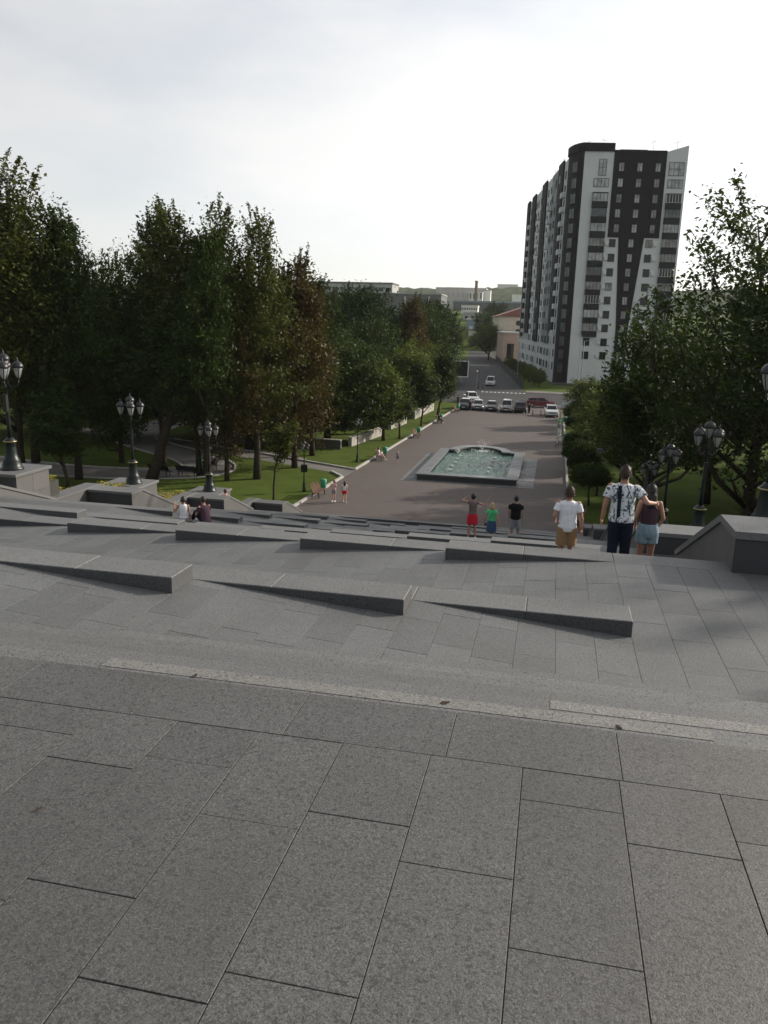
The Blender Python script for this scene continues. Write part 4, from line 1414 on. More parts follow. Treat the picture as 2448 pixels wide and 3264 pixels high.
# ================================================================== background buildings
def far_box(name, lab, x, y, rz, w, d, h, mat, roofmat=None, rh=0.6, wins=0, cat='building', winmat='glass_dark'):
    root = empty(name, (x, y, 0), R(rz), lab, cat)
    MB().box(0, w, 0, d, -2, h).build('wall', mat, root)
    MB().box(-0.3, w + 0.3, -0.3, d + 0.3, h + 0.01, h + rh).build('roof', roofmat or mat, root)
    if wins:
        nrow, ncol, ww, hh, z0, dz = wins
        o_ = MB().box(-ww / 2, ww / 2, -0.12, 0.05, -hh / 2, hh / 2).build('window', winmat); me = o_.data; bpy.data.objects.remove(o_)
        for r_ in range(nrow):
            for c in range(ncol):
                put('window', me, root, (w * (c + 0.5) / ncol, 0, z0 + dz * r_))
    return root




far_box('factory', 'long pale factory block on the skyline above the left trees', -178, 556, 1, 64, 25, 38.6, 'factory_grey', 'factory_dark', 1.2, (1, 12, 3.6, 2.4, 35.2, 6.0))
far_box('workshop', 'dark flat roofed workshop below the long pale factory', -131, 460, 2, 38, 30, 29.2, 'factory_dark', 'factory_grey', 0.5, (1, 2, 0.9, 12, 22, 1), winmat='factory_tan')
far_box('workshop', 'wide dark flat roofed workshop right of the large round tree', -87.3, 430, 2, 25.6, 30, 28.0, 'factory_dark', 'factory_grey', 0.5, (1, 2, 0.8, 12, 21, 1), winmat='factory_tan')
far_box('mill', 'long tan industrial building below the hill', -157.6, 1050, 2, 64, 60, 57.5, 'factory_tan', 'factory_tan', 1.5, (2, 10, 2.6, 5, 40, 10), winmat='factory_grey')
far_box('mill', 'pale square annexe beside the chimney', -112, 1020, 2, 17, 40, 52, 'far_white', 'far_white', 1, (2, 4, 2.0, 7, 39, 9), winmat='factory_dark')
far_box('tower_block', 'small white tower right of the chimney', -95, 1040, 2, 8, 20, 55.5, 'far_white', 'factory_grey', 1)
ch = empty('chimney', (-91, 900, 0), 0, 'tall brick factory chimney on the skyline', 'chimney')
MB().lathe([(2.6, 0), (1.5, 58), (1.8, 58.4), (1.8, 59.8)], 14).build('stack', 'brick_chimney', ch, True)
far_box('apartment_block', 'white apartment slab on the distant hill right of the chimney', -144, 1900, 2, 46, 20, 104.5, 'far_white', 'far_white', 1, (2, 14, 1.6, 2, 99, 4), winmat='factory_grey')
far_box('apartment_block', 'small pale block low on the distant hillside', -75, 1300, 2, 16, 20, 60, 'far_white', 'far_white', 1)
far_box('apartment_block', 'pale blocks half way up the distant hill, left of the chimney', -205, 1500, 2, 30, 20, 78, 'factory_tan', 'far_white', 1)
far_box('warehouse', 'long low dark warehouse with a pale roof across the end of the street', -82, 640, 3, 52, 40, 30.2, 'factory_dark', 'metal_blue', 1.2)
far_box('white_shed', 'white shed with a window row above the end of the street', -66, 560, 3, 11, 18, 25.2, 'far_white', 'far_white', 0.8, (1, 7, 0.9, 1.2, 23.6, 3))
far_box('grey_shed', 'low grey shed left of the street end', -60, 520, 3, 20, 14, 20.2, 'factory_grey', 'factory_tan', 0.8, (1, 5, 1.6, 1.6, 17.6, 3))
far_box('blue_shed', 'blue grey shed closing the view at the end of the street', -52, 470, 3, 17, 18, 16.0, 'metal_blue', 'far_white', 0.7, (1, 3, 2.4, 1.6, 11.5, 3), winmat='far_white')
far_box('white_kiosk', 'white flat building below the blue grey shed', -49, 455, 3, 8, 8, 9.5, 'far_white', 'factory_grey', 0.5, (1, 3, 1.6, 2.2, 5.5, 3))
# school with gable and round windows, left of the tower
sc = empty('gabled_house', (-22.9, 318, 0), R(9), 'cream gabled house with red roof and round windows left of the tower', 'building')
MB().box(0, 22, 0, 30, 0, 16.5).build('wall', 'plaster_cream', sc)
MB().prism_y([(-0.8, 16.55), (22.8, 16.55), (11, 20.6)], -0.8, 30.8).build('roof', 'roof_red', sc)
for z in (11.2, 14.4):
    o = MB().tube([(0, -0.08, 0), (0, 0.05, 0)], 1.0, 16).build('round_window', 'glass_dark', sc); o.location = (7.6, 0, z - 0.3)
an = empty('annexe', (-18.7, 286, 0), R(9), 'pinkish flat roofed annexe before the cream gabled house', 'building')
MB().box(0, 16, 0, 24, 0, 10.4).build('wall', 'plaster_pink', an)
MB().box(-0.3, 16.3, -0.3, 24.3, 10.41, 10.9).build('roof', 'factory_grey', an)
for k in range(3): MB().box(1.5 + 4.6 * k, 3.9 + 4.6 * k, -0.08, 0.05, 2.0, 7.0).build('window', 'glass_dark', an)

# ================================================================== trees
def np_mesh(name, co, quads, mat):
    me = bpy.data.meshes.new(name)
    nv, nf = len(co), len(quads)
    me.vertices.add(nv); me.vertices.foreach_set('co', co.astype(np.float32).ravel())
    me.loops.add(nf * 4); me.loops.foreach_set('vertex_index', quads.astype(np.int32).ravel())
    me.polygons.add(nf); me.polygons.foreach_set('loop_start', np.arange(0, nf * 4, 4, dtype=np.int32))
    me.polygons.foreach_set('loop_total', np.full(nf, 4, dtype=np.int32))
    me.materials.append(M[mat]); me.update(calc_edges=True); me.validate()
    return me


def leaf_cloud(rng, centers, dirs, per, rad, size, flat=0.55):
    """leaf blades scattered round each twig end; returns verts and quads"""
    n = len(centers)
    c = np.repeat(centers, per, axis=0); d = np.repeat(dirs, per, axis=0)
    m = n * per
    off = rng.normal(size=(m, 3)) * rad * 0.5
    along = rng.uniform(-1.1, 0.9, size=(m, 1)) * rad
    p = c + off * np.array([1, 1, 0.75]) + d * along
    nrm = rng.normal(size=(m, 3)); nrm[:, 2] = np.abs(nrm[:, 2]) + flat
    nrm /= np.linalg.norm(nrm, axis=1, keepdims=True)
    a = rng.normal(size=(m, 3)); a -= nrm * (a * nrm).sum(1, keepdims=True); a /= np.linalg.norm(a, axis=1, keepdims=True)
    b = np.cross(nrm, a)
    s = size * rng.uniform(0.65, 1.35, size=(m, 1))
    v = np.stack([p - a * s, p + b * s * 0.48 + nrm * s * 0.15, p + a * s, p - b * s * 0.48 + nrm * s * 0.15], axis=1).reshape(-1, 3)
    q = np.arange(m * 4).reshape(m, 4)
    return v, q


def tree_meshes(seed, H, r, base, trunk_r, leaves, size, leafm, barkm='bark', lean=(0, 0), shape='oval', lobes=9, spiky=0.0, trunks=1, crad=0.8):
    rng = np.random.default_rng(seed)
    mb = MB()
    paths = []
    for t_ in range(trunks):
        dx = 0.0 if trunks == 1 else (t_ - (trunks - 1) / 2) * 0.9
        top = H * 0.93
        n = 9
        pts, rad = [], []
        wob = rng.normal(size=(n, 2)) * 0.16
        wob = np.cumsum(wob, axis=0); wob -= wob[0]
        for i in range(n):
            u = i / (n - 1)
            pts.append((dx * (0.6 + 2.0 * u) + lean[0] * (u ** 1.1) + wob[i, 0] * u * 1.6, lean[1] * u + wob[i, 1] * u * 1.6, -0.3 + (top + 0.3) * u))
            rad.append(max(0.025, trunk_r * (1.25 if i == 0 else 1.0) * (1 - u) ** 0.85 + 0.02))
        mb.tube(pts, rad, 9)
        paths.append(np.array(pts))
    # crown envelope with lobes
    lob = rng.normal(size=(lobes, 3)); lob /= np.linalg.norm(lob, axis=1, keepdims=True)
    lob_a = rng.uniform(0.05, 0.34, size=lobes)
    nc = max(30, leaves // 42)
    cen, dr = [], []
    mid = (base + H) / 2; hz = (H - base) / 2
    tries = 0
    while len(cen) < nc and tries < nc * 30:
        tries += 1
        d = rng.normal(size=3); d /= np.linalg.norm(d)
        rr = rng.uniform(0, 1) ** 0.42
        k = 0.80 + (np.maximum(0, (lob @ d) - 0.72) / 0.28 * lob_a).sum() * 1.15
        z = d[2] * rr * hz * (0.98 if d[2] > 0 else 0.95) * (1 + (k - 0.8) * 0.4)
        u = (z + hz) / (2 * hz)
        if shape == 'oval': w = 1.0
        elif shape == 'egg': w = 1.12 - 0.45 * u
        elif shape == 'spire': w = 1.2 - 0.85 * u
        elif shape == 'vase': w = 0.62 + 0.55 * u - 0.25 * max(0, u - 0.7) * 3
        else: w = 1.0
        x, y = d[0] * rr * r * k * w, d[1] * rr * r * k * w
        if z + mid > H: continue
        path = paths[len(cen) % trunks]
        f = min(0.999, max(0, (z + mid) / (H * 0.93)))
        i = int(f * (len(path) - 1)); g_ = f * (len(path) - 1) - i
        ax = path[i] * (1 - g_) + path[min(i + 1, len(path) - 1)] * g_
        cen.append((ax[0] + x, ax[1] + y, z + mid)); v = np.array([x, y, z * 0.35 + 0.9]); dr.append(v / np.linalg.norm(v))
    cen, dr = np.array(cen), np.array(dr)
    # limbs: from the trunk to cluster groups
    nl = 13 + int(H)
    pick = rng.choice(len(cen), size=min(len(cen), nl), replace=False)
    for j in pick:
        c = cen[j]
        path = paths[j % trunks]
        zs = max(base * 0.75, c[2] - rng.uniform(0.55, 0.95) * math.hypot(c[0], c[1]) - 0.6)
        f = min(0.95, zs / (H * 0.93)); i = int(f * (len(path) - 1)); g_ = f * (len(path) - 1) - i
        s0 = path[i] * (1 - g_) + path[min(i + 1, len(path) - 1)] * g_
        m1 = s0 * 0.5 + c * 0.5 + np.array([0, 0, -0.12 * np.linalg.norm(c - s0)]) + rng.normal(size=3) * 0.15
        rb_ = trunk_r * 0.42 * (1 - 0.6 * f)
        mb.tube([s0, m1, c], [rb_, rb_ * 0.6, 0.018], 6)
        near = np.argsort(((cen - c) ** 2).sum(1))[1:4]
        for q_ in near:
            mb.tube([m1 * 0.4 + c * 0.6, cen[q_]], [rb_ * 0.4, 0.012], 4)
    per = max(8, int(leaves / len(cen)))
    v, q = leaf_cloud(rng, cen, dr, per, crad, size)
    if spiky > 0:
        tops = cen[cen[:, 2] > H - (H - base) * 0.45]
        k = max(3, int(len(tops) * spiky))
        tp = tops[rng.choice(len(tops), size=min(k, len(tops)), replace=False)]
        sv = []
        ext_c, ext_d = [], []
        for c in tp:
            d = np.array([c[0] * 0.10, c[1] * 0.10, 1.0]) + rng.normal(size=3) * 0.22; d /= np.linalg.norm(d)
            L = rng.uniform(0.8, 1.9)
            mb.tube([c - d * 0.4, c + d * L], [0.02, 0.008], 4)
            for s_ in np.linspace(0.1, 1.0, 7):
                ext_c.append(c + d * L * s_); ext_d.append(d)
        v2, q2 = leaf_cloud(rng, np.array(ext_c), np.array(ext_d), 7, 0.16, size * 0.95)
        q = np.concatenate([q, q2 + len(v)]); v = np.concatenate([v, v2])
    crown = np_mesh('crown', v, q, leafm)
    o = mb.build('trunk', barkm, None, True); trunk = o.data; bpy.data.objects.remove(o)
    return trunk, crown


PROTO = {}
def proto(key, **kw):
    PROTO[key] = tree_meshes(**kw)


def tree(key, x, y, lab, rz=0.0, s=(1, 1, 1), group=None, name='tree', z=None):
    root = empty(name, (x, y, (ground_z(x, y) if y < 51 else 0.0) if z is None else z), rz, lab, 'tree', group)
    if isinstance(s, (int, float)): s = (s, s, s)
    t_, c_ = PROTO[key]
    a = bpy.data.objects.new('trunk', t_); link(a, root)
    b = bpy.data.objects.new('crown', c_); link(b, root)
    root.scale = s
    return root


proto('tallA', seed=1, H=22.5, r=4.4, base=5.5, trunk_r=0.30, leaves=19000, size=0.165, leafm='leaf_green', shape='spire', spiky=0.45, crad=0.85)
proto('tallB', seed=2, H=22.0, r=4.8, base=4.8, trunk_r=0.34, leaves=20000, size=0.165, leafm='leaf_olive', shape='spire', spiky=0.45, lobes=12, crad=0.85)
proto('twin', seed=3, H=22.5, r=3.4, base=7.5, trunk_r=0.24, leaves=14000, size=0.175, leafm='leaf_olive', shape='egg', spiky=0.5, trunks=2, crad=0.85)
proto('lean', seed=4, H=19.0, r=4.5, base=6.5, trunk_r=0.42, leaves=14000, size=0.19, leafm='leaf_green', lean=(5.5, 1.5), spiky=0.3)
proto('brown', seed=5, H=17.8, r=4.6, base=2.6, trunk_r=0.26, leaves=25000, size=0.17, leafm='leaf_brown', shape='egg', spiky=0.25, lobes=12)
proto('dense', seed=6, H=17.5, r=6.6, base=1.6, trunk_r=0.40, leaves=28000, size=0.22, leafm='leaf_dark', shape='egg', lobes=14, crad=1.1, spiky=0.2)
proto('dense2', seed=16, H=17.0, r=6.0, base=1.8, trunk_r=0.36, leaves=26000, size=0.21, leafm='leaf_green', shape='oval', lobes=14, crad=1.0, spiky=0.3)
proto('linden', seed=7, H=8.8, r=3.5, base=1.9, trunk_r=0.20, leaves=15000, size=0.15, leafm='leaf_linden', shape='egg', lobes=12, crad=0.55)
proto('young', seed=8, H=8.4, r=2.3, base=2.3, trunk_r=0.13, leaves=9000, size=0.15, leafm='leaf_green', shape='egg', lobes=9, crad=0.5, spiky=0.3)
proto('rightbig', seed=9, H=20.0, r=6.2, base=5.0, trunk_r=0.42, leaves=15500, size=0.16, leafm='leaf_green', shape='oval', lobes=18, spiky=0.12, crad=0.8)
proto('rightbig2', seed=19, H=19.0, r=5.6, base=5.5, trunk_r=0.38, leaves=16000, size=0.17, leafm='leaf_dark', shape='oval', lobes=16, spiky=0.12, crad=0.85)
proto('rightmid', seed=10, H=12.6, r=4.0, base=3.4, trunk_r=0.42, leaves=17000, size=0.15, leafm='leaf_green', barkm='bark_pale', shape='oval', lobes=12, crad=0.6, spiky=0.25)
proto('sapling', seed=11, H=6.0, r=1.2, base=3.2, trunk_r=0.07, leaves=1500, size=0.15, leafm='leaf_olive', shape='oval', lobes=6, crad=0.35)

GL = 'tall trees in the park left of the stairs'
tree('tallB', -40.5, 54.5, 'tall broad tree at the left edge, the highest of the left trees', 0.4, (1.08, 1.08, 1.05), GL)
tree('tallA', -36.8, 56.5, 'tall dark trunked tree second from the left edge', 1.4, (0.88, 0.88, 0.92), GL)
tree('dense2', -37.6, 64.5, 'bushy tall tree whose top rises third from the left', 2.0, (0.62, 0.62, 1.06), GL)
tree('tallA', -33.0, 63.5, 'tall slim tree with an airy top, left of the split trunk tree', 3.9, (0.82, 0.82, 0.96), GL)
tree('twin', -28.2, 61.0, 'tall tree whose two stems split into an airy crown', 0.2, (0.92, 0.92, 0.97), GL)
tree('lean', -31.5, 58.3, 'thick trunk leaning strongly to the right behind the middle lamp', 0.0, (1, 1, 0.9), GL)
tree('tallB', -23.6, 61.5, 'tall olive tree with feathery top at the right of the tall group', 2.2, (0.82, 0.82, 0.93), GL)
tree('brown', -22.3, 67.5, 'reddish brown leaved tree at the right end of the tall group', 0.8, (0.92, 0.92, 1.0), GL)
tree('brown', -25.6, 60.0, 'slender brownish tree with a bare lower trunk on the lawn', 2.9, (0.7, 0.7, 0.9), GL)
tree('tallA', -25.9, 57.2, 'straight bare trunk of a pair close behind the farthest left lamp', 5.0, (0.7, 0.7, 0.86), GL)
tree('young', -35.6, 53.2, 'small tree with low twigs beside the path near the left pedestal', 0.7, (1.0, 1.0, 1.0), GL)
tree('sapling', -19.4, 53.8, 'thin young sapling on the lawn at the foot of the stairs', 0.0, 1.0)
tree('tallB', -44.5, 62.0, 'dark tall tree behind the left edge tree', 4.4, (1.0, 1.0, 0.98), GL)
tree('tallA', -22.8, 74.5, 'dark straight tree behind the brown leaved tree', 4.1, (0.8, 0.8, 0.75), GL)
# darker trees deep in the left park
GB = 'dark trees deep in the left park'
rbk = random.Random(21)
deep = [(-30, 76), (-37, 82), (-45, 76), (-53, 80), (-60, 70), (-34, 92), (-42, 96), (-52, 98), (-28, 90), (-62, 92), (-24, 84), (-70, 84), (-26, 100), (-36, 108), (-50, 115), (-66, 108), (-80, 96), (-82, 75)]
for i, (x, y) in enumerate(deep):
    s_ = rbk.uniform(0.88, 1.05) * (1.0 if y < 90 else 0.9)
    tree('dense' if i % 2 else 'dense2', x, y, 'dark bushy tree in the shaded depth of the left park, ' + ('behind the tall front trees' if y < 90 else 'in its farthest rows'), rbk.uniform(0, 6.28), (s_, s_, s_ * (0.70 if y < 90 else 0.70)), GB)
# belt of trees beyond the lawn, along the street
belt = [(-28.5, 119, 'dense', 1.0, 'large round dark tree in the middle of the belt beyond the lawn'), (-23.5, 131, 'dense2', 0.92, 'green tree right of the large round one beyond the lawn'),
        (-33, 132, 'dense', 0.95, 'dark tree left of the large round one beyond the lawn'), (-25.5, 108, 'dense2', 0.78, 'lower dark tree behind the bright linden'),
        (-24.5, 150, 'dense', 0.93, 'dark tree at the corner of the street and the crossing road'), (-27, 172, 'dense2', 1.0, 'tree beside the billboard on the far street'),
        (-31.5, 196, 'dense', 1.0, 'tree on the left of the far street past the billboard'), (-35, 222, 'dense2', 1.0, 'tree on the left of the far street, halfway down'),
        (-40, 255, 'dense', 1.0, 'tall tree on the left of the far street, farther down'), (-45, 300, 'dense2', 1.05, 'tree on the left at the far end of the street'), (-42, 145, 'dense', 1.0, 'dark tree deep behind the belt beyond the lawn'), (-46, 175, 'dense', 1.05, 'broad dark tree behind the belt, near the workshop')]
for x, y, k_, s_, lab in belt:
    tree(k_, x, y, lab, rbk.uniform(0, 6.28), (s_, s_, s_), 'trees beyond the lawn')
tree('brown', -21.5, 121, 'tree with a reddish brown side beyond the lawn', 1.0, (0.72, 0.72, 0.93), 'trees beyond the lawn')
tree('linden', -18.4, 87.3, 'bright sunlit linden with crooked trunk on the lawn', 0.3, 1.0, 'young trees along the lawn')
tree('young', -16.9, 89.2, 'slim young tree just right of the bright linden', 1.3, 0.86, 'young trees along the lawn')
tree('young', -16.6, 102.2, 'second slim young tree along the lawn', 2.3, 0.95, 'young trees along the lawn')
tree('young', -16.1, 113.5, 'third slim young tree along the lawn', 3.3, 1.05, 'young trees along the lawn')
tree('linden', -19.5, 104, 'rounded green tree behind the slim young trees', 2.0, 1.15, 'young trees along the lawn')
tree('linden', -20.5, 116, 'rounded green tree at the far end of the lawn', 4.0, 1.2, 'young trees along the lawn')
# right of the far street
tree('linden', -26.0, 318, 'dark round tree right of the far street', 1.0, 1.6, 'trees on the right of the far street')
tree('dense2', -32.5, 385, 'second dark round tree right of the far street', 2.5, 1.1, 'trees on the right of the far street')
tree('dense', -31.5, 432, 'dark tree above the gabled house roof', 0.6, 1.38, 'trees on the right of the far street')
for i, (x, y) in enumerate([(-4.6, 186), (-3.4, 181), (-6.2, 197), (-7.6, 206), (-9.2, 217), (-11.2, 230), (-13.2, 244)]):
    tree('linden', x, y, 'dark bush at the foot of the tower, %s from the crossing' % (['second', 'first', 'third', 'fourth', 'fifth', 'sixth', 'seventh'][i]), i * 1.1, (0.55, 0.55, 0.46), 'bushes at the foot of the tower', 'bush')
for i, (x, y, s_) in enumerate([(-52, 440, 1.1), (-44, 438, 0.9), (-58, 450, 1.3), (-66, 470, 2.2), (-74, 500, 2.6), (-46, 500, 2.2), (-84, 520, 2.9), (-40, 560, 2.6), (-100, 560, 3.4)]):
    tree('linden', x, y, 'dark tree among the sheds at the far end of the street', i * 0.9, s_, 'trees among the far sheds')
# right side
GR = 'trees right of the stairs'
tree('rightmid', 6.6, 55.0, 'dark round tree with a pale thick trunk right of the plaza', 0.5, (1.02, 1.02, 1.06), GR)
tree('rightbig', 10.9, 46.0, 'tall airy tree right of the stairs, its top against the sky', 0.9, (0.93, 0.93, 0.99), GR)
tree('rightbig2', 13.2, 38.0, 'tall tree at the right edge of the photo', 2.2, (1.0, 1.0, 0.9), GR)
tree('rightbig', 19.0, 55.0, 'broad tree farther to the right, behind the tall airy one', 3.6, (1.0, 1.0, 0.95), GR)
tree('rightbig2', 12.0, 64.0, 'dark tree behind the round tree right of the plaza', 4.6, (0.9, 0.9, 0.72), GR)
tree('linden', 6.2, 70.0, 'rounded tree right of the fountain', 0.9, (1.0, 1.0, 0.98), GR)
tree('linden', 6.6, 82.0, 'rounded tree right of the plaza, past the fountain', 2.9, (1.0, 1.0, 0.92), GR)
tree('linden', 5.6, 96.0, 'rounded tree beside the bicycles', 1.9, (0.92, 0.92, 0.82), GR)
tree('linden', 5.0, 110.0, 'rounded tree near the pale bin on the right', 5.9, (0.85, 0.85, 0.75), GR)
tree('dense', 20.0, 92.0, 'dark tree deep on the right, past the round trees', 1.0, (0.8, 0.8, 0.66), GR)
tree('dense2', 27.0, 72.0, 'dark tree deep on the right behind the lamps', 2.0, (0.9, 0.9, 0.85), GR)
tree('dense', 32.0, 120.0, 'dark tree far on the right beside the road', 3.0, (0.9, 0.9, 0.7), GR)
tree('dense2', 17.0, 126.0, 'dark tree on the right by the crossing road', 4.0, (0.7, 0.7, 0.52), GR)
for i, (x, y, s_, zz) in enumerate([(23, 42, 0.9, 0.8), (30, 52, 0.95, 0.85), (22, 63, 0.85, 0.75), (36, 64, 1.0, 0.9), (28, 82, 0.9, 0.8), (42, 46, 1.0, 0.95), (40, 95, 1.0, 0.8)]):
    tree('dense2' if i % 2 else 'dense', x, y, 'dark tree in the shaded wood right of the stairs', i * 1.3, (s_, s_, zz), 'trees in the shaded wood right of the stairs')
tree('rightbig2', 16.5, 21.0, 'slim tall tree beside the upper stairs, just outside the right edge', 0.2, (0.5, 0.5, 0.72), GR)
tree('rightbig', 14.8, 14.3, 'airy tree beside the terrace, outside the right edge', 3.0, (0.40, 0.40, 0.52), GR)


# clipped round trees and shrubs on the right of the plaza
def topiary_mesh(seed, r, h, n, size, mat):
    rng = np.random.default_rng(seed)
    d = rng.normal(size=(n, 3)); d /= np.linalg.norm(d, axis=1, keepdims=True)
    lump = 1 + 0.10 * np.sin(d[:, :1] * 7 + seed) * np.cos(d[:, 1:2] * 6) + rng.normal(size=(n, 1)) * 0.05
    d[:, 2] = np.where(d[:, 2] < 0, d[:, 2] * 0.55, d[:, 2])
    cen = d * lump * np.array([r, r, h])
    v, q = leaf_cloud(rng, cen, d, 9, 0.16, size, 0.2)
    return np_mesh('crown', v, q, mat)


TOP_M = [topiary_mesh(1, 1.25, 0.85, 700, 0.085, 'leaf_green'), topiary_mesh(2, 1.05, 0.8, 600, 0.085, 'leaf_dark')]


def topiary(x, y, zc, s, k_, lab, name='clipped_tree', rz=0.0):
    root = empty(name, (x, y, 0), rz, lab, 'clipped tree', 'clipped trees right of the plaza')
    b = bpy.data.objects.new('crown', TOP_M[k_]); link(b, root); b.location = (0, 0, zc); b.scale = (s, s, s)
    MB().tube([(0.05, 0, -0.1), (-0.06, 0.02, zc * 0.5), (0.08, 0, zc)], [0.09, 0.07, 0.05], 7).build('trunk', 'bark', root, True)
    MB().ellipsoid((0, 0, zc), (s * 0.85, s * 0.85, s * 0.5), 12, 8).build('inner_twigs', 'bark', root)
    return root


topiary(3.1, 60.2, 2.15, 1.05, 0, 'clipped round tree nearest to the boy, on the sunlit lawn')
topiary(2.9, 67.5, 2.0, 1.15, 1, 'second clipped round tree along the right plaza edge', rz=1)
topiary(2.7, 74.0, 1.9, 1.15, 0, 'third clipped round tree along the right plaza edge', rz=2)
topiary(2.6, 80.5, 1.8, 1.1, 1, 'fourth clipped round tree along the right plaza edge', rz=3)
topiary(2.9, 87.0, 1.3, 1.0, 0, 'clipped shrub behind the bicycles', rz=4)
topiary(3.0, 103.0, 1.3, 1.1, 1, 'clipped shrub past the bicycles', rz=5)
topiary(3.2, 117.5, 1.1, 1.2, 0, 'clipped shrub before the pale blue car', rz=6)

# ================================================================== people
def remeshed(mb, name, mat, parent, voxel=0.014, smooth_it=2):
    o = mb.build(name + '_raw', mat)
    md = o.modifiers.new('r', 'REMESH'); md.mode = 'VOXEL'; md.voxel_size = voxel; md.use_smooth_shade = True
    if smooth_it:
        ms = o.modifiers.new('s', 'SMOOTH'); ms.iterations = smooth_it; ms.factor = 0.5
    dg = bpy.context.evaluated_depsgraph_get()
    me = bpy.data.meshes.new_from_object(o.evaluated_get(dg))
    me.name = name
    old = o.data
    bpy.data.objects.remove(o); bpy.data.meshes.remove(old)
    me.materials.clear(); me.materials.append(M[mat])
    me.polygons.foreach_set('use_smooth', [True] * len(me.polygons))
    return link(bpy.data.objects.new(name, me), parent)


def V3(*a): return Vector(a)


def person(loc, rz, h, lab, skin='skin_light', fem=False, top=None, bottom=None, hair=None, hairlen=0.0, arms=None, legs=None, sit=None, shoes='cloth_white',
           fine=False, extra=None, lean=0.0, headturn=0.0, child=False):
    """figure facing local +y. Lengths in a 1.75 m frame, scaled to h. top/bottom: (material, spec)"""
    s = h / 1.75
    root = empty('person', loc, rz, lab, 'person')
    dz = 0.0 if sit is None else sit - 0.93
    sh = 0.165 if fem else 0.195
    hp = 0.175 if fem else 0.165
    wst = 0.128 if fem else 0.148
    def T(p):
        x, y, z = p
        if z > 0.93: y = y + (z - 0.93) * lean
        return Vector((x, y, z + dz)) * s
    hipL, hipR = V3(-0.085, 0, 0.90), V3(0.085, 0, 0.90)
    arms = arms or {}
    legs = legs or {}
    shL, shR = V3(-sh, 0, 1.415), V3(sh, 0, 1.415)
    eL, wL = arms.get('L', (V3(-sh - 0.05, -0.03, 1.13), V3(-sh - 0.06, 0.05, 0.88)))
    eR, wR = arms.get('R', (V3(sh + 0.05, -0.03, 1.13), V3(sh + 0.06, 0.05, 0.88)))
    kL, aL = legs.get('L', (V3(-0.095, 0.02, 0.49), V3(-0.10, -0.03, 0.085)))
    kR, aR = legs.get('R', (V3(0.095, 0.05, 0.49), V3(0.10, 0.06, 0.085)))
    TL = (lambda p: Vector(p) * s)        # legs: absolute (not lowered with the pelvis when sitting)
    LG = TL if sit is not None else T
    vox = 0.012 if fine else 0.018
    b = MB()
    tor = [(0.80, hp * 0.80, 0.095), (0.88, hp, 0.118), (0.95, hp * 0.98, 0.118), (1.06, wst, 0.10), (1.18, wst * 1.08, 0.105), (1.30, sh * 0.86, 0.112), (1.40, sh * 0.92, 0.095), (1.445, sh * 0.60, 0.075), (1.475, 0.065, 0.06), (1.55, 0.056, 0.058)]
    def stackT(secs, grow=0.0):
        out = []
        for z, rx, ry in secs:
            p = T((0, 0, z)); out.append((p.x, p.y, p.z, (rx + grow) * s, (ry + grow) * s))
        return out
    b.stack(stackT(tor))
    hd = T((0, 0.015, 1.635))
    hs = s * (1.10 if child else 1.0)
    b.ellipsoid(hd, (0.076 * hs, 0.095 * hs, 0.115 * hs), 16, 12)
    b.ellipsoid(hd + Vector((0, 0.035, -0.055)) * hs, (0.055 * hs, 0.06 * hs, 0.06 * hs), 12, 8)
    cs, sn = math.cos(headturn), math.sin(headturn)
    def hv(x, y, z): return hd + Vector((x * cs - y * sn, x * sn + y * cs, z)) * hs
    b.ellipsoid(hv(0, 0.10, -0.02), (0.014 * hs, 0.02 * hs, 0.025 * hs), 8, 6)
    for sx in (-1, 1): b.ellipsoid(hv(sx * 0.078, -0.005, -0.015), (0.012 * hs, 0.022 * hs, 0.032 * hs), 8, 6)
    for (a0, e, w_) in ((shL, eL, wL), (shR, eR, wR)):
        k = 0.88 if fem else 1.0
        b.capsule(T(a0), T(e), 0.055 * s * k, 0.042 * s * k); b.capsule(T(e), T(w_), 0.043 * s * k, 0.029 * s * k)
        d = (T(w_) - T(e)).normalized()
        b.ellipsoid(T(w_) + d * 0.055 * s, (0.030 * s, 0.034 * s, 0.05 * s), 10, 8)
    for (h_, k_, a_) in ((hipL, kL, aL), (hipR, kR, aR)):
        b.capsule(T(h_), LG(k_), 0.088 * s * (1.04 if fem else 1.0), 0.056 * s); b.capsule(LG(k_), LG(a_), 0.058 * s, 0.036 * s)
        b.capsule(LG(a_) + Vector((0, -0.03, -0.04)) * s, LG(a_) + Vector((0, 0.13, -0.05)) * s, 0.036 * s, 0.03 * s)
    body = remeshed(b, 'body', skin, root, vox * max(0.75, s))
    # fingers, five to a hand
    f = MB()
    for (e, w_, sd_) in ((eL, wL, -1), (eR, wR, 1)):
        d = (T(w_) - T(e)).normalized(); c = T(w_) + d * 0.085 * s
        side = d.cross(Vector((1, 0, 0))); side = side.normalized() if side.length > 0.2 else Vector((0, 1, 0))
        inn = side.cross(d).normalized() * sd_
        for q, ln in enumerate((0.068, 0.078, 0.073, 0.058)):
            p0 = c + side * (0.028 - 0.018 * q) * s
            p1 = p0 + d * ln * 0.55 * s; p2 = p1 + (d * 0.75 + inn * -0.45).normalized() * ln * 0.5 * s
            f.tube([p0, p1, p2], [0.0095 * s, 0.009 * s, 0.006 * s], 6)
        p0 = T(w_) + d * 0.03 * s + side * 0.03 * s
        f.tube([p0, p0 + (d * .6 + side * .55) * 0.045 * s, p0 + (d * 1.0 + side * .6) * 0.075 * s], [0.012 * s, 0.011 * s, 0.007 * s], 6)
    bm = bmesh.new(); bm.from_mesh(body.data)
    vs_ = [bm.verts.new(v) for v in f.v]
    for fc in f.f: bm.faces.new([vs_[i] for i in fc])
    bm.to_mesh(body.data); bm.free()
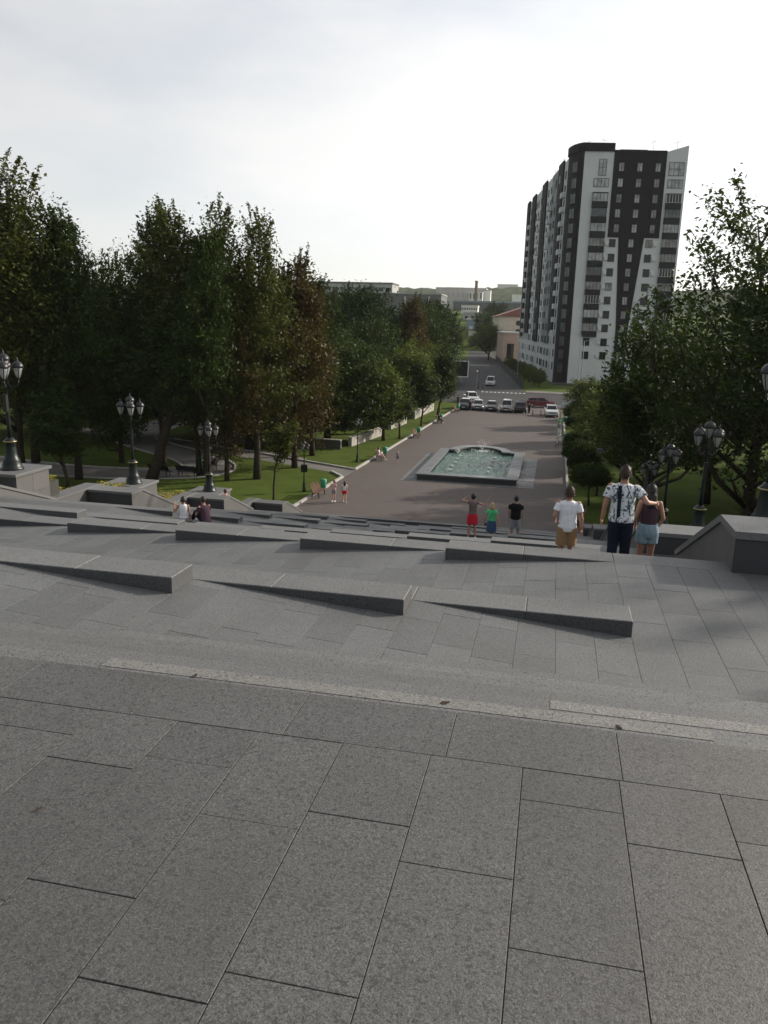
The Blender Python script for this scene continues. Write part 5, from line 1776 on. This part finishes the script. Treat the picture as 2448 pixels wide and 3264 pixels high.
    body.data.polygons.foreach_set('use_smooth', [True] * len(body.data.polygons))
    # eyes and brows are small dark ovals
    for sx in (-1, 1):
        MB().ellipsoid(hv(sx * 0.031, 0.089, 0.012), (0.011 * hs, 0.006 * hs, 0.006 * hs), 8, 6).build('eye', 'hair_black', body)
    MB().ellipsoid(hv(0, 0.094, -0.062), (0.02 * hs, 0.006 * hs, 0.005 * hs), 8, 6).build('mouth', 'cloth_red', body)
    # hair
    if hair:
        hb = MB()
        hb.ellipsoid(hv(0, -0.020, 0.012), (0.089 * hs, 0.106 * hs, 0.122 * hs), 20, 16)
        o = hb.build('hair', hair, root, True)
        bm = bmesh.new(); bm.from_mesh(o.data)
        kill = [v for v in bm.verts if (v.co - hd).y > 0.045 * hs and (v.co - hd).z < 0.055 * hs or (v.co - hd).z < (-0.085 if not hairlen else -0.09) * hs]
        bmesh.ops.delete(bm, geom=kill, context='VERTS'); bm.to_mesh(o.data); bm.free()
        o.data.polygons.foreach_set('use_smooth', [True] * len(o.data.polygons))
        rh = random.Random(int(loc[0] * 31 + loc[1] * 7))
        tf = MB()
        cand = [v.co.copy() for v in o.data.vertices]
        for _ in range(420 if fine else 90):
            c_ = rh.choice(cand) + Vector((rh.uniform(-.012, .012), rh.uniform(-.012, .012), rh.uniform(-.012, .012))) * hs
            n_ = (c_ - hd).normalized()
            d_ = (n_ * 0.55 + Vector((rh.uniform(-.5, .5), -0.35, -0.55 + rh.uniform(-.3, .3)))).normalized()
            ln_ = rh.uniform(0.018, 0.036) * hs
            sd2 = n_.cross(d_); sd2 = sd2.normalized() * 0.006 * hs if sd2.length > 1e-4 else Vector((0.006, 0, 0)) * hs
            tf.add([c_ - sd2, c_ + sd2, c_ + d_ * ln_ + n_ * 0.006], [(0, 1, 2)])
        bm = bmesh.new(); bm.from_mesh(o.data)
        vs_ = [bm.verts.new(v) for v in tf.v]
        for fc in tf.f: bm.faces.new([vs_[i] for i in fc])
        bm.to_mesh(o.data); bm.free()
        if hairlen:
            top_ = hd + Vector((0, -0.02, 0.05)) * hs
            secs = []
            for k, u in enumerate(np.linspace(0, 1, 7)):
                z = top_.z - (hairlen + 0.05) * s * u
                secs.append((hd.x, hd.y - (0.035 + 0.055 * min(1, u * 2) - 0.02 * u) * s, z, (0.085 + 0.025 * math.sin(u * 2.6)) * hs * (1 if u < .95 else 0.8), (0.07 - 0.02 * u) * hs))
            hb2 = MB().stack(secs[::-1], 14)
            remeshed(hb2, 'long_hair', hair, root, 0.016, 3)
    # top garment
    if top:
        mat, sp = top
        hem = sp.get('hem', 0.84); grow = sp.get('grow', 0.02)
        c = MB()
        zs = [hem, (hem + 1.0) / 2 if hem < 0.98 else hem + 0.03, 1.06, 1.18, 1.30, 1.40, 1.445, 1.47]
        secs = []
        for z in zs:
            rx = np.interp(z, [t_[0] for t_ in tor], [t_[1] for t_ in tor]); ry = np.interp(z, [t_[0] for t_ in tor], [t_[2] for t_ in tor])
            secs.append((z, rx + (0.012 if z < 1.1 and sp.get('loose') else 0), ry + (0.015 if z < 1.1 and sp.get('loose') else 0)))
        c.stack(stackT(secs, grow))
        sl = sp.get('sleeve', 0.55)
        if sl > 0:
            for (a0, e) in ((shL, eL), (shR, eR)):
                p0, p1 = T(a0), T(e)
                pi = T((a0.x * 0.62, a0.y, a0.z - 0.015)); c.tube([pi, pi * 0.25 + p0 * 0.75, p0 + (p1 - p0) * 0.12, p0 + (p1 - p0) * sl * 0.6, p0 + (p1 - p0) * sl], [0.045 * s, (0.050 + grow * .3) * s, (0.058 + grow * .4) * s, (0.058 + grow * .6) * s, (0.062 + grow * .8) * s], 12)
        remeshed(c, sp.get('name', 'shirt'), mat, root, vox * max(0.75, s), 5)
    if bottom:
        mat, sp = bottom
        c = MB(); kind = sp.get('kind', 'trousers'); grow = sp.get('grow', 0.018)
        waist = sp.get('waist', 1.0)
        if kind == 'skirt':
            ln = sp.get('len', 0.45)
            secs = [(waist - ln, hp + 0.035, 0.14), (waist - ln * 0.5, hp + 0.03, 0.135), (0.90, hp + 0.012, 0.128), (waist, wst + 0.02, 0.112)]
            c.stack(stackT(secs, 0.006))
        else:
            c.stack(stackT([(0.79, hp * 0.8, 0.10), (0.88, hp, 0.12), (0.95, hp * 0.98, 0.12), (waist, wst + 0.02, 0.108)], grow * 0.8))
            fr = sp.get('len', 1.0)
            for (h_, k_, a_) in ((hipL, kL, aL), (hipR, kR, aR)):
                H0, K0, A0 = T(h_), LG(k_), LG(a_)
                if fr <= 0.5:
                    e_ = H0 + (K0 - H0) * fr * 2
                    c.tube([H0, H0 + (e_ - H0) * 0.5, e_], [(0.094 + grow) * s, (0.088 + grow * 1.1) * s, (0.075 + grow * 1.6) * s], 12)
                else:
                    e_ = K0 + (A0 - K0) * (fr - 0.5) * 2
                    c.tube([H0, H0 + (K0 - H0) * 0.5, K0, K0 + (e_ - K0) * 0.6, e_], [(0.094 + grow) * s, (0.082 + grow) * s, (0.062 + grow) * s, (0.056 + grow) * s, (0.050 + grow) * s], 12)
        remeshed(c, 'skirt' if kind == 'skirt' else sp.get('name', 'trousers'), mat, root, vox * max(0.75, s), 2)
    for a_ in (aL, aR):
        c = MB(); A0 = LG(a_)
        c.capsule(A0 + Vector((0, -0.035, -0.042)) * s, A0 + Vector((0, 0.14, -0.052)) * s, 0.043 * s, 0.036 * s)
        c.build('shoe', shoes, root, True)
    if extra: extra(root, T, s)
    return root


def strap(mat='iron_black'):
    def f(root, T, s):
        pts = []
        for u in np.linspace(0, 1, 9):
            x = -0.02 - 0.05 * u + 0.02
            z = 1.455 - 0.62 * u
            pts.append(T((-0.06 + 0.015 * u, -0.135 - 0.012 * math.sin(u * 3.1), z)))
        mb = MB()
        for a, b_ in zip(pts[:-1], pts[1:]):
            w = 0.028 * s
            mb.add([a + Vector((-w, 0, 0)), a + Vector((w, 0, 0)), b_ + Vector((w, 0, 0)), b_ + Vector((-w, 0, 0)), a + Vector((-w, -.01, 0)), a + Vector((w, -.01, 0)), b_ + Vector((w, -.01, 0)), b_ + Vector((-w, -.01, 0))],
                   [(0, 1, 2, 3), (7, 6, 5, 4), (0, 4, 5, 1), (1, 5, 6, 2), (2, 6, 7, 3), (3, 7, 4, 0)])
        mb.build('bag_strap', 'cloth_navy', root)
    return f


def handbag(root, T, s):
    mb = MB().ellipsoid(T((-0.26, 0.02, 0.80)), (0.05 * s, 0.07 * s, 0.07 * s), 10, 8)
    mb.build('purse', 'cloth_plum', root, True)
    p = [T((0.12, -0.13, 1.44)), T((0.02, -0.145, 1.25)), T((-0.12, -0.14, 1.06))]
    MB().tube(p, 0.008 * s, 6).build('purse_strap', 'cloth_navy', root)


# near trio on the stairs
ARM_HUG = {'R': (V3(0.36, -0.14, 1.22), V3(0.48, 0.06, 1.18)), 'L': (V3(-0.26, -0.03, 1.13), V3(-0.29, 0.06, 0.88))}
person((1.20, 12.95, 9.035), R(-5), 1.77, 'man in a white floral shirt seen from behind, arm round a woman', 'skin_tan', False,
       ('cloth_floral', dict(hem=0.86, grow=0.028, sleeve=0.62, loose=True)), ('cloth_navy', dict(len=0.98, grow=0.022, waist=1.0)), 'hair_brown', 0, ARM_HUG, None, None, 'cloth_black', True, strap())
person((1.66, 13.25, 8.88), R(6), 1.60, 'woman with long black hair and pale denim shorts, held by the man', 'skin_tan', True,
       ('cloth_plum', dict(hem=1.02, grow=0.008, sleeve=0.0, name='strap_top')), ('cloth_palejean', dict(len=0.26, grow=0.024, name='shorts', waist=1.04)), 'hair_black', 0.42,
       {'L': (V3(-0.24, -0.02, 1.14), V3(-0.20, 0.10, 0.98)), 'R': (V3(0.25, 0.0, 1.14), V3(0.20, 0.12, 0.96))}, None, None, 'cloth_white', True)
person((0.37, 12.95, 9.035), R(3), 1.37, 'boy in a white T-shirt and brown shorts walking down the stairs', 'skin_tan', False,
       ('cloth_white', dict(hem=0.82, grow=0.018, sleeve=0.6, loose=True)), ('cloth_khaki', dict(len=0.47, grow=0.03, name='shorts')), 'hair_auburn', 0,
       {'L': (V3(-0.28, -0.05, 1.14), V3(-0.25, 0.17, 1.02)), 'R': (V3(0.27, -0.04, 1.12), V3(0.29, 0.02, 0.88))}, None, None, 'cloth_white', True, None, 0.0, 0.0, True)
# trio farther down
person((-2.48, 27.3, 5.545), R(10), 1.64, 'girl in a grey top and red skirt with both arms raised', 'skin_tan', True,
       ('cloth_taupe', dict(hem=0.98, grow=0.012, sleeve=0.12)), ('cloth_red', dict(kind='skirt', len=0.42)), 'hair_black', 0,
       {'L': (V3(-0.42, 0.03, 1.47), V3(-0.22, 0.12, 1.58)), 'R': (V3(0.42, 0.06, 1.30), V3(0.60, 0.10, 1.55))}, {'L': (V3(-0.10, 0.01, 0.49), V3(-0.13, 0, 0.085)), 'R': (V3(0.10, 0.03, 0.49), V3(0.15, 0.02, 0.085))}, None, 'cloth_white')
person((-1.95, 29.5, 4.85), R(-4), 1.58, 'blonde woman in a bright green top and denim skirt', 'skin_light', True,
       ('cloth_green', dict(hem=0.98, grow=0.016, sleeve=0.45)), ('cloth_denim', dict(kind='skirt', len=0.50)), 'hair_blond', 0.20,
       {'L': (V3(-0.27, -0.02, 1.13), V3(-0.30, 0.04, 0.88)), 'R': (V3(0.25, -0.04, 1.13), V3(0.31, -0.03, 0.89))}, None, None, 'cloth_white', False, handbag)
person((-1.05, 28.85, 5.16), R(-3), 1.73, 'man in a black T-shirt and grey shorts', 'skin_tan', False,
       ('cloth_black', dict(hem=0.86, grow=0.026, sleeve=0.6, loose=True)), ('cloth_grey', dict(len=0.55, grow=0.026, name='shorts')), 'hair_black', 0, None,
       {'L': (V3(-0.11, 0.02, 0.49), V3(-0.13, -0.03, 0.085)), 'R': (V3(0.12, 0.05, 0.49), V3(0.15, 0.05, 0.085))}, None, 'cloth_black')
# seated pair and walking man on the left
SITG = {'L': (V3(-0.15, 0.40, 0.42), V3(-0.13, 0.62, 0.085)), 'R': (V3(0.15, 0.40, 0.42), V3(0.13, 0.62, 0.085))}
SIT = {'L': (V3(-0.13, 0.42, 0.50), V3(-0.13, 0.46, 0.09)), 'R': (V3(0.13, 0.42, 0.50), V3(0.13, 0.46, 0.09))}
person((-11.0, 22.35, 6.66), R(20), 1.50, 'woman in a white top sitting on a step with her back turned', 'skin_tan', True,
       ('cloth_white', dict(hem=0.95, grow=0.016, sleeve=0.0)), ('cloth_grey', dict(len=0.3, name='shorts')), 'hair_black', 0.08, {'L': (V3(-0.34, 0.02, 1.18), V3(-0.33, 0.10, 1.42))}, SITG, 0.15, 'cloth_white')
person((-10.3, 22.45, 6.61), R(60), 1.6, 'person in a dark plum shirt sitting on a step beside the woman in white', 'skin_tan', False,
       ('cloth_plum', dict(hem=0.88, grow=0.025, sleeve=0.6)), ('cloth_navy', dict(len=0.9)), 'hair_brown', 0, {'L': (V3(-0.26, 0.15, 1.16), V3(-0.12, 0.36, 1.05)), 'R': (V3(0.26, 0.15, 1.16), V3(0.10, 0.36, 1.0))}, SITG, 0.15, 'cloth_white', False, None, 0.22)
person((-16.4, 38.2, 2.525), R(-20), 1.70, 'man in a pale shirt and plum shorts walking down behind the seated pair', 'skin_light', False,
       ('cloth_pink', dict(hem=0.85, grow=0.03, sleeve=0.6, loose=True)), ('cloth_plum', dict(len=0.45, name='shorts')), 'hair_brown', 0, None, None, None, 'cloth_white')
# plaza people
person((-15.25, 55.3, 0), R(160), 1.62, 'long haired girl in pale clothes, left of the two girls by the bench', 'skin_light', True,
       ('cloth_pink', dict(hem=0.98, grow=0.014, sleeve=0.3)), ('cloth_grey', dict(len=0.28, name='shorts')), 'hair_brown', 0.36, {'R': (V3(0.24, 0.12, 1.2), V3(0.15, 0.26, 1.38))}, None, None, 'cloth_white')
person((-14.45, 55.3, 0), R(20), 1.60, 'long haired girl with red shorts, right of the two girls by the bench', 'skin_light', True,
       ('cloth_white', dict(hem=1.0, grow=0.012, sleeve=0.2)), ('cloth_red', dict(len=0.25, name='shorts')), 'hair_brown', 0.40, None, {'L': (V3(-0.09, 0.14, 0.52), V3(-0.09, 0.05, 0.12)), 'R': (V3(0.09, -0.06, 0.50), V3(0.10, -0.2, 0.10))}, None, 'cloth_white')
person((-14.15, 74.0, 0), R(200), 1.02, 'small child walking on the plaza left of the fountain', 'skin_light', False,
       ('cloth_grey', dict(hem=0.86, grow=0.02, sleeve=0.6)), ('cloth_denim', dict(len=0.45, name='shorts')), 'hair_blond', 0, None, None, None, 'cloth_white', False, None, 0, 0, True)
person((-16.05, 74.1, 0), R(-80), 1.65, 'person in white reclining on the second bench', 'skin_light', True,
       ('cloth_white', dict(hem=0.9, grow=0.02, sleeve=0.6)), ('cloth_pink', dict(len=0.9)), 'hair_brown', 0.1, {'L': (V3(-0.24, 0.1, 1.17), V3(-0.1, 0.3, 1.1)), 'R': (V3(0.24, 0.1, 1.17), V3(0.1, 0.3, 1.1))}, {'L': (V3(-0.10, 0.44, 0.52), V3(-0.12, 0.60, 0.12)), 'R': (V3(0.10, 0.46, 0.55), V3(0.12, 0.70, 0.16))}, 0.53, 'cloth_white')
person((-14.85, 106.2, 0), R(-80), 1.7, 'seated person in black on the fourth bench', 'skin_light', False,
       ('cloth_black', dict(hem=0.88, grow=0.025, sleeve=0.9)), ('cloth_navy', dict(len=0.95)), 'hair_black', 0, {'L': (V3(-0.24, 0.12, 1.17), V3(-0.1, 0.33, 1.05)), 'R': (V3(0.24, 0.12, 1.17), V3(0.1, 0.33, 1.05))}, SIT, 0.53, 'cloth_white')
person((-28.9, 64.9, 0), R(120), 1.7, 'person in a grey top sitting on the bench of the curved park path', 'skin_tan', False,
       ('cloth_grey', dict(hem=0.88, grow=0.025, sleeve=0.6)), ('cloth_navy', dict(len=0.95)), 'hair_black', 0, {'L': (V3(-0.24, 0.14, 1.17), V3(-0.1, 0.33, 1.1)), 'R': (V3(0.24, 0.14, 1.17), V3(0.1, 0.33, 1.1))}, SIT, 0.53, 'cloth_black', False, None, 0.2)
for (x, y, rz_, c1_, c2_, lab) in ((-3.5, 122.6, 170, 'cloth_black', 'cloth_navy', 'person in black standing right of the black car'), (-12.55, 123.6, 200, 'cloth_black', 'cloth_navy', 'person in black between the first two parked cars'),
                                   (-15.2, 164.6, 100, 'cloth_black', 'cloth_navy', 'left pedestrian of two on the far crossing'), (-14.3, 164.8, 80, 'cloth_navy', 'cloth_black', 'right pedestrian of two on the far crossing'),
                                   (-15.2, 130.5, 30, 'cloth_black', 'cloth_black', 'person in black at the lawn corner near the white pickup'), (1.0, 104.5, 20, 'cloth_green', 'cloth_white', 'person in a light green shirt at the right plaza edge'),
                                   (0.95, 99.9, 190, 'cloth_grey', 'cloth_white', 'person in grey among the bicycles')):
    person((x, y, 0), R(rz_), 1.72, lab, 'skin_light', False, (c1_, dict(hem=0.86, grow=0.025, sleeve=0.6)), (c2_, dict(len=0.95)), 'hair_black')

# ================================================================== haze
hz = MB().box(-2700, 2300, -420, 3050, -4.0, 150.0).build('haze', 'spray')
hz['kind'] = 'stuff'
hz['label'] = 'pale evening haze in the air'
hm = bpy.data.materials.new('haze_air'); hm.use_nodes = True
hm.node_tree.nodes.clear()
ho = hm.node_tree.nodes.new('ShaderNodeOutputMaterial')
hv_ = hm.node_tree.nodes.new('ShaderNodeVolumePrincipled')
hv_.inputs['Color'].default_value = (0.86, 0.90, 0.94, 1)
hv_.inputs['Density'].default_value = 0.00008
hv_.inputs['Anisotropy'].default_value = 0.25
hm.node_tree.links.new(hv_.outputs[0], ho.inputs['Volume'])
hz.data.materials.clear(); hz.data.materials.append(hm)
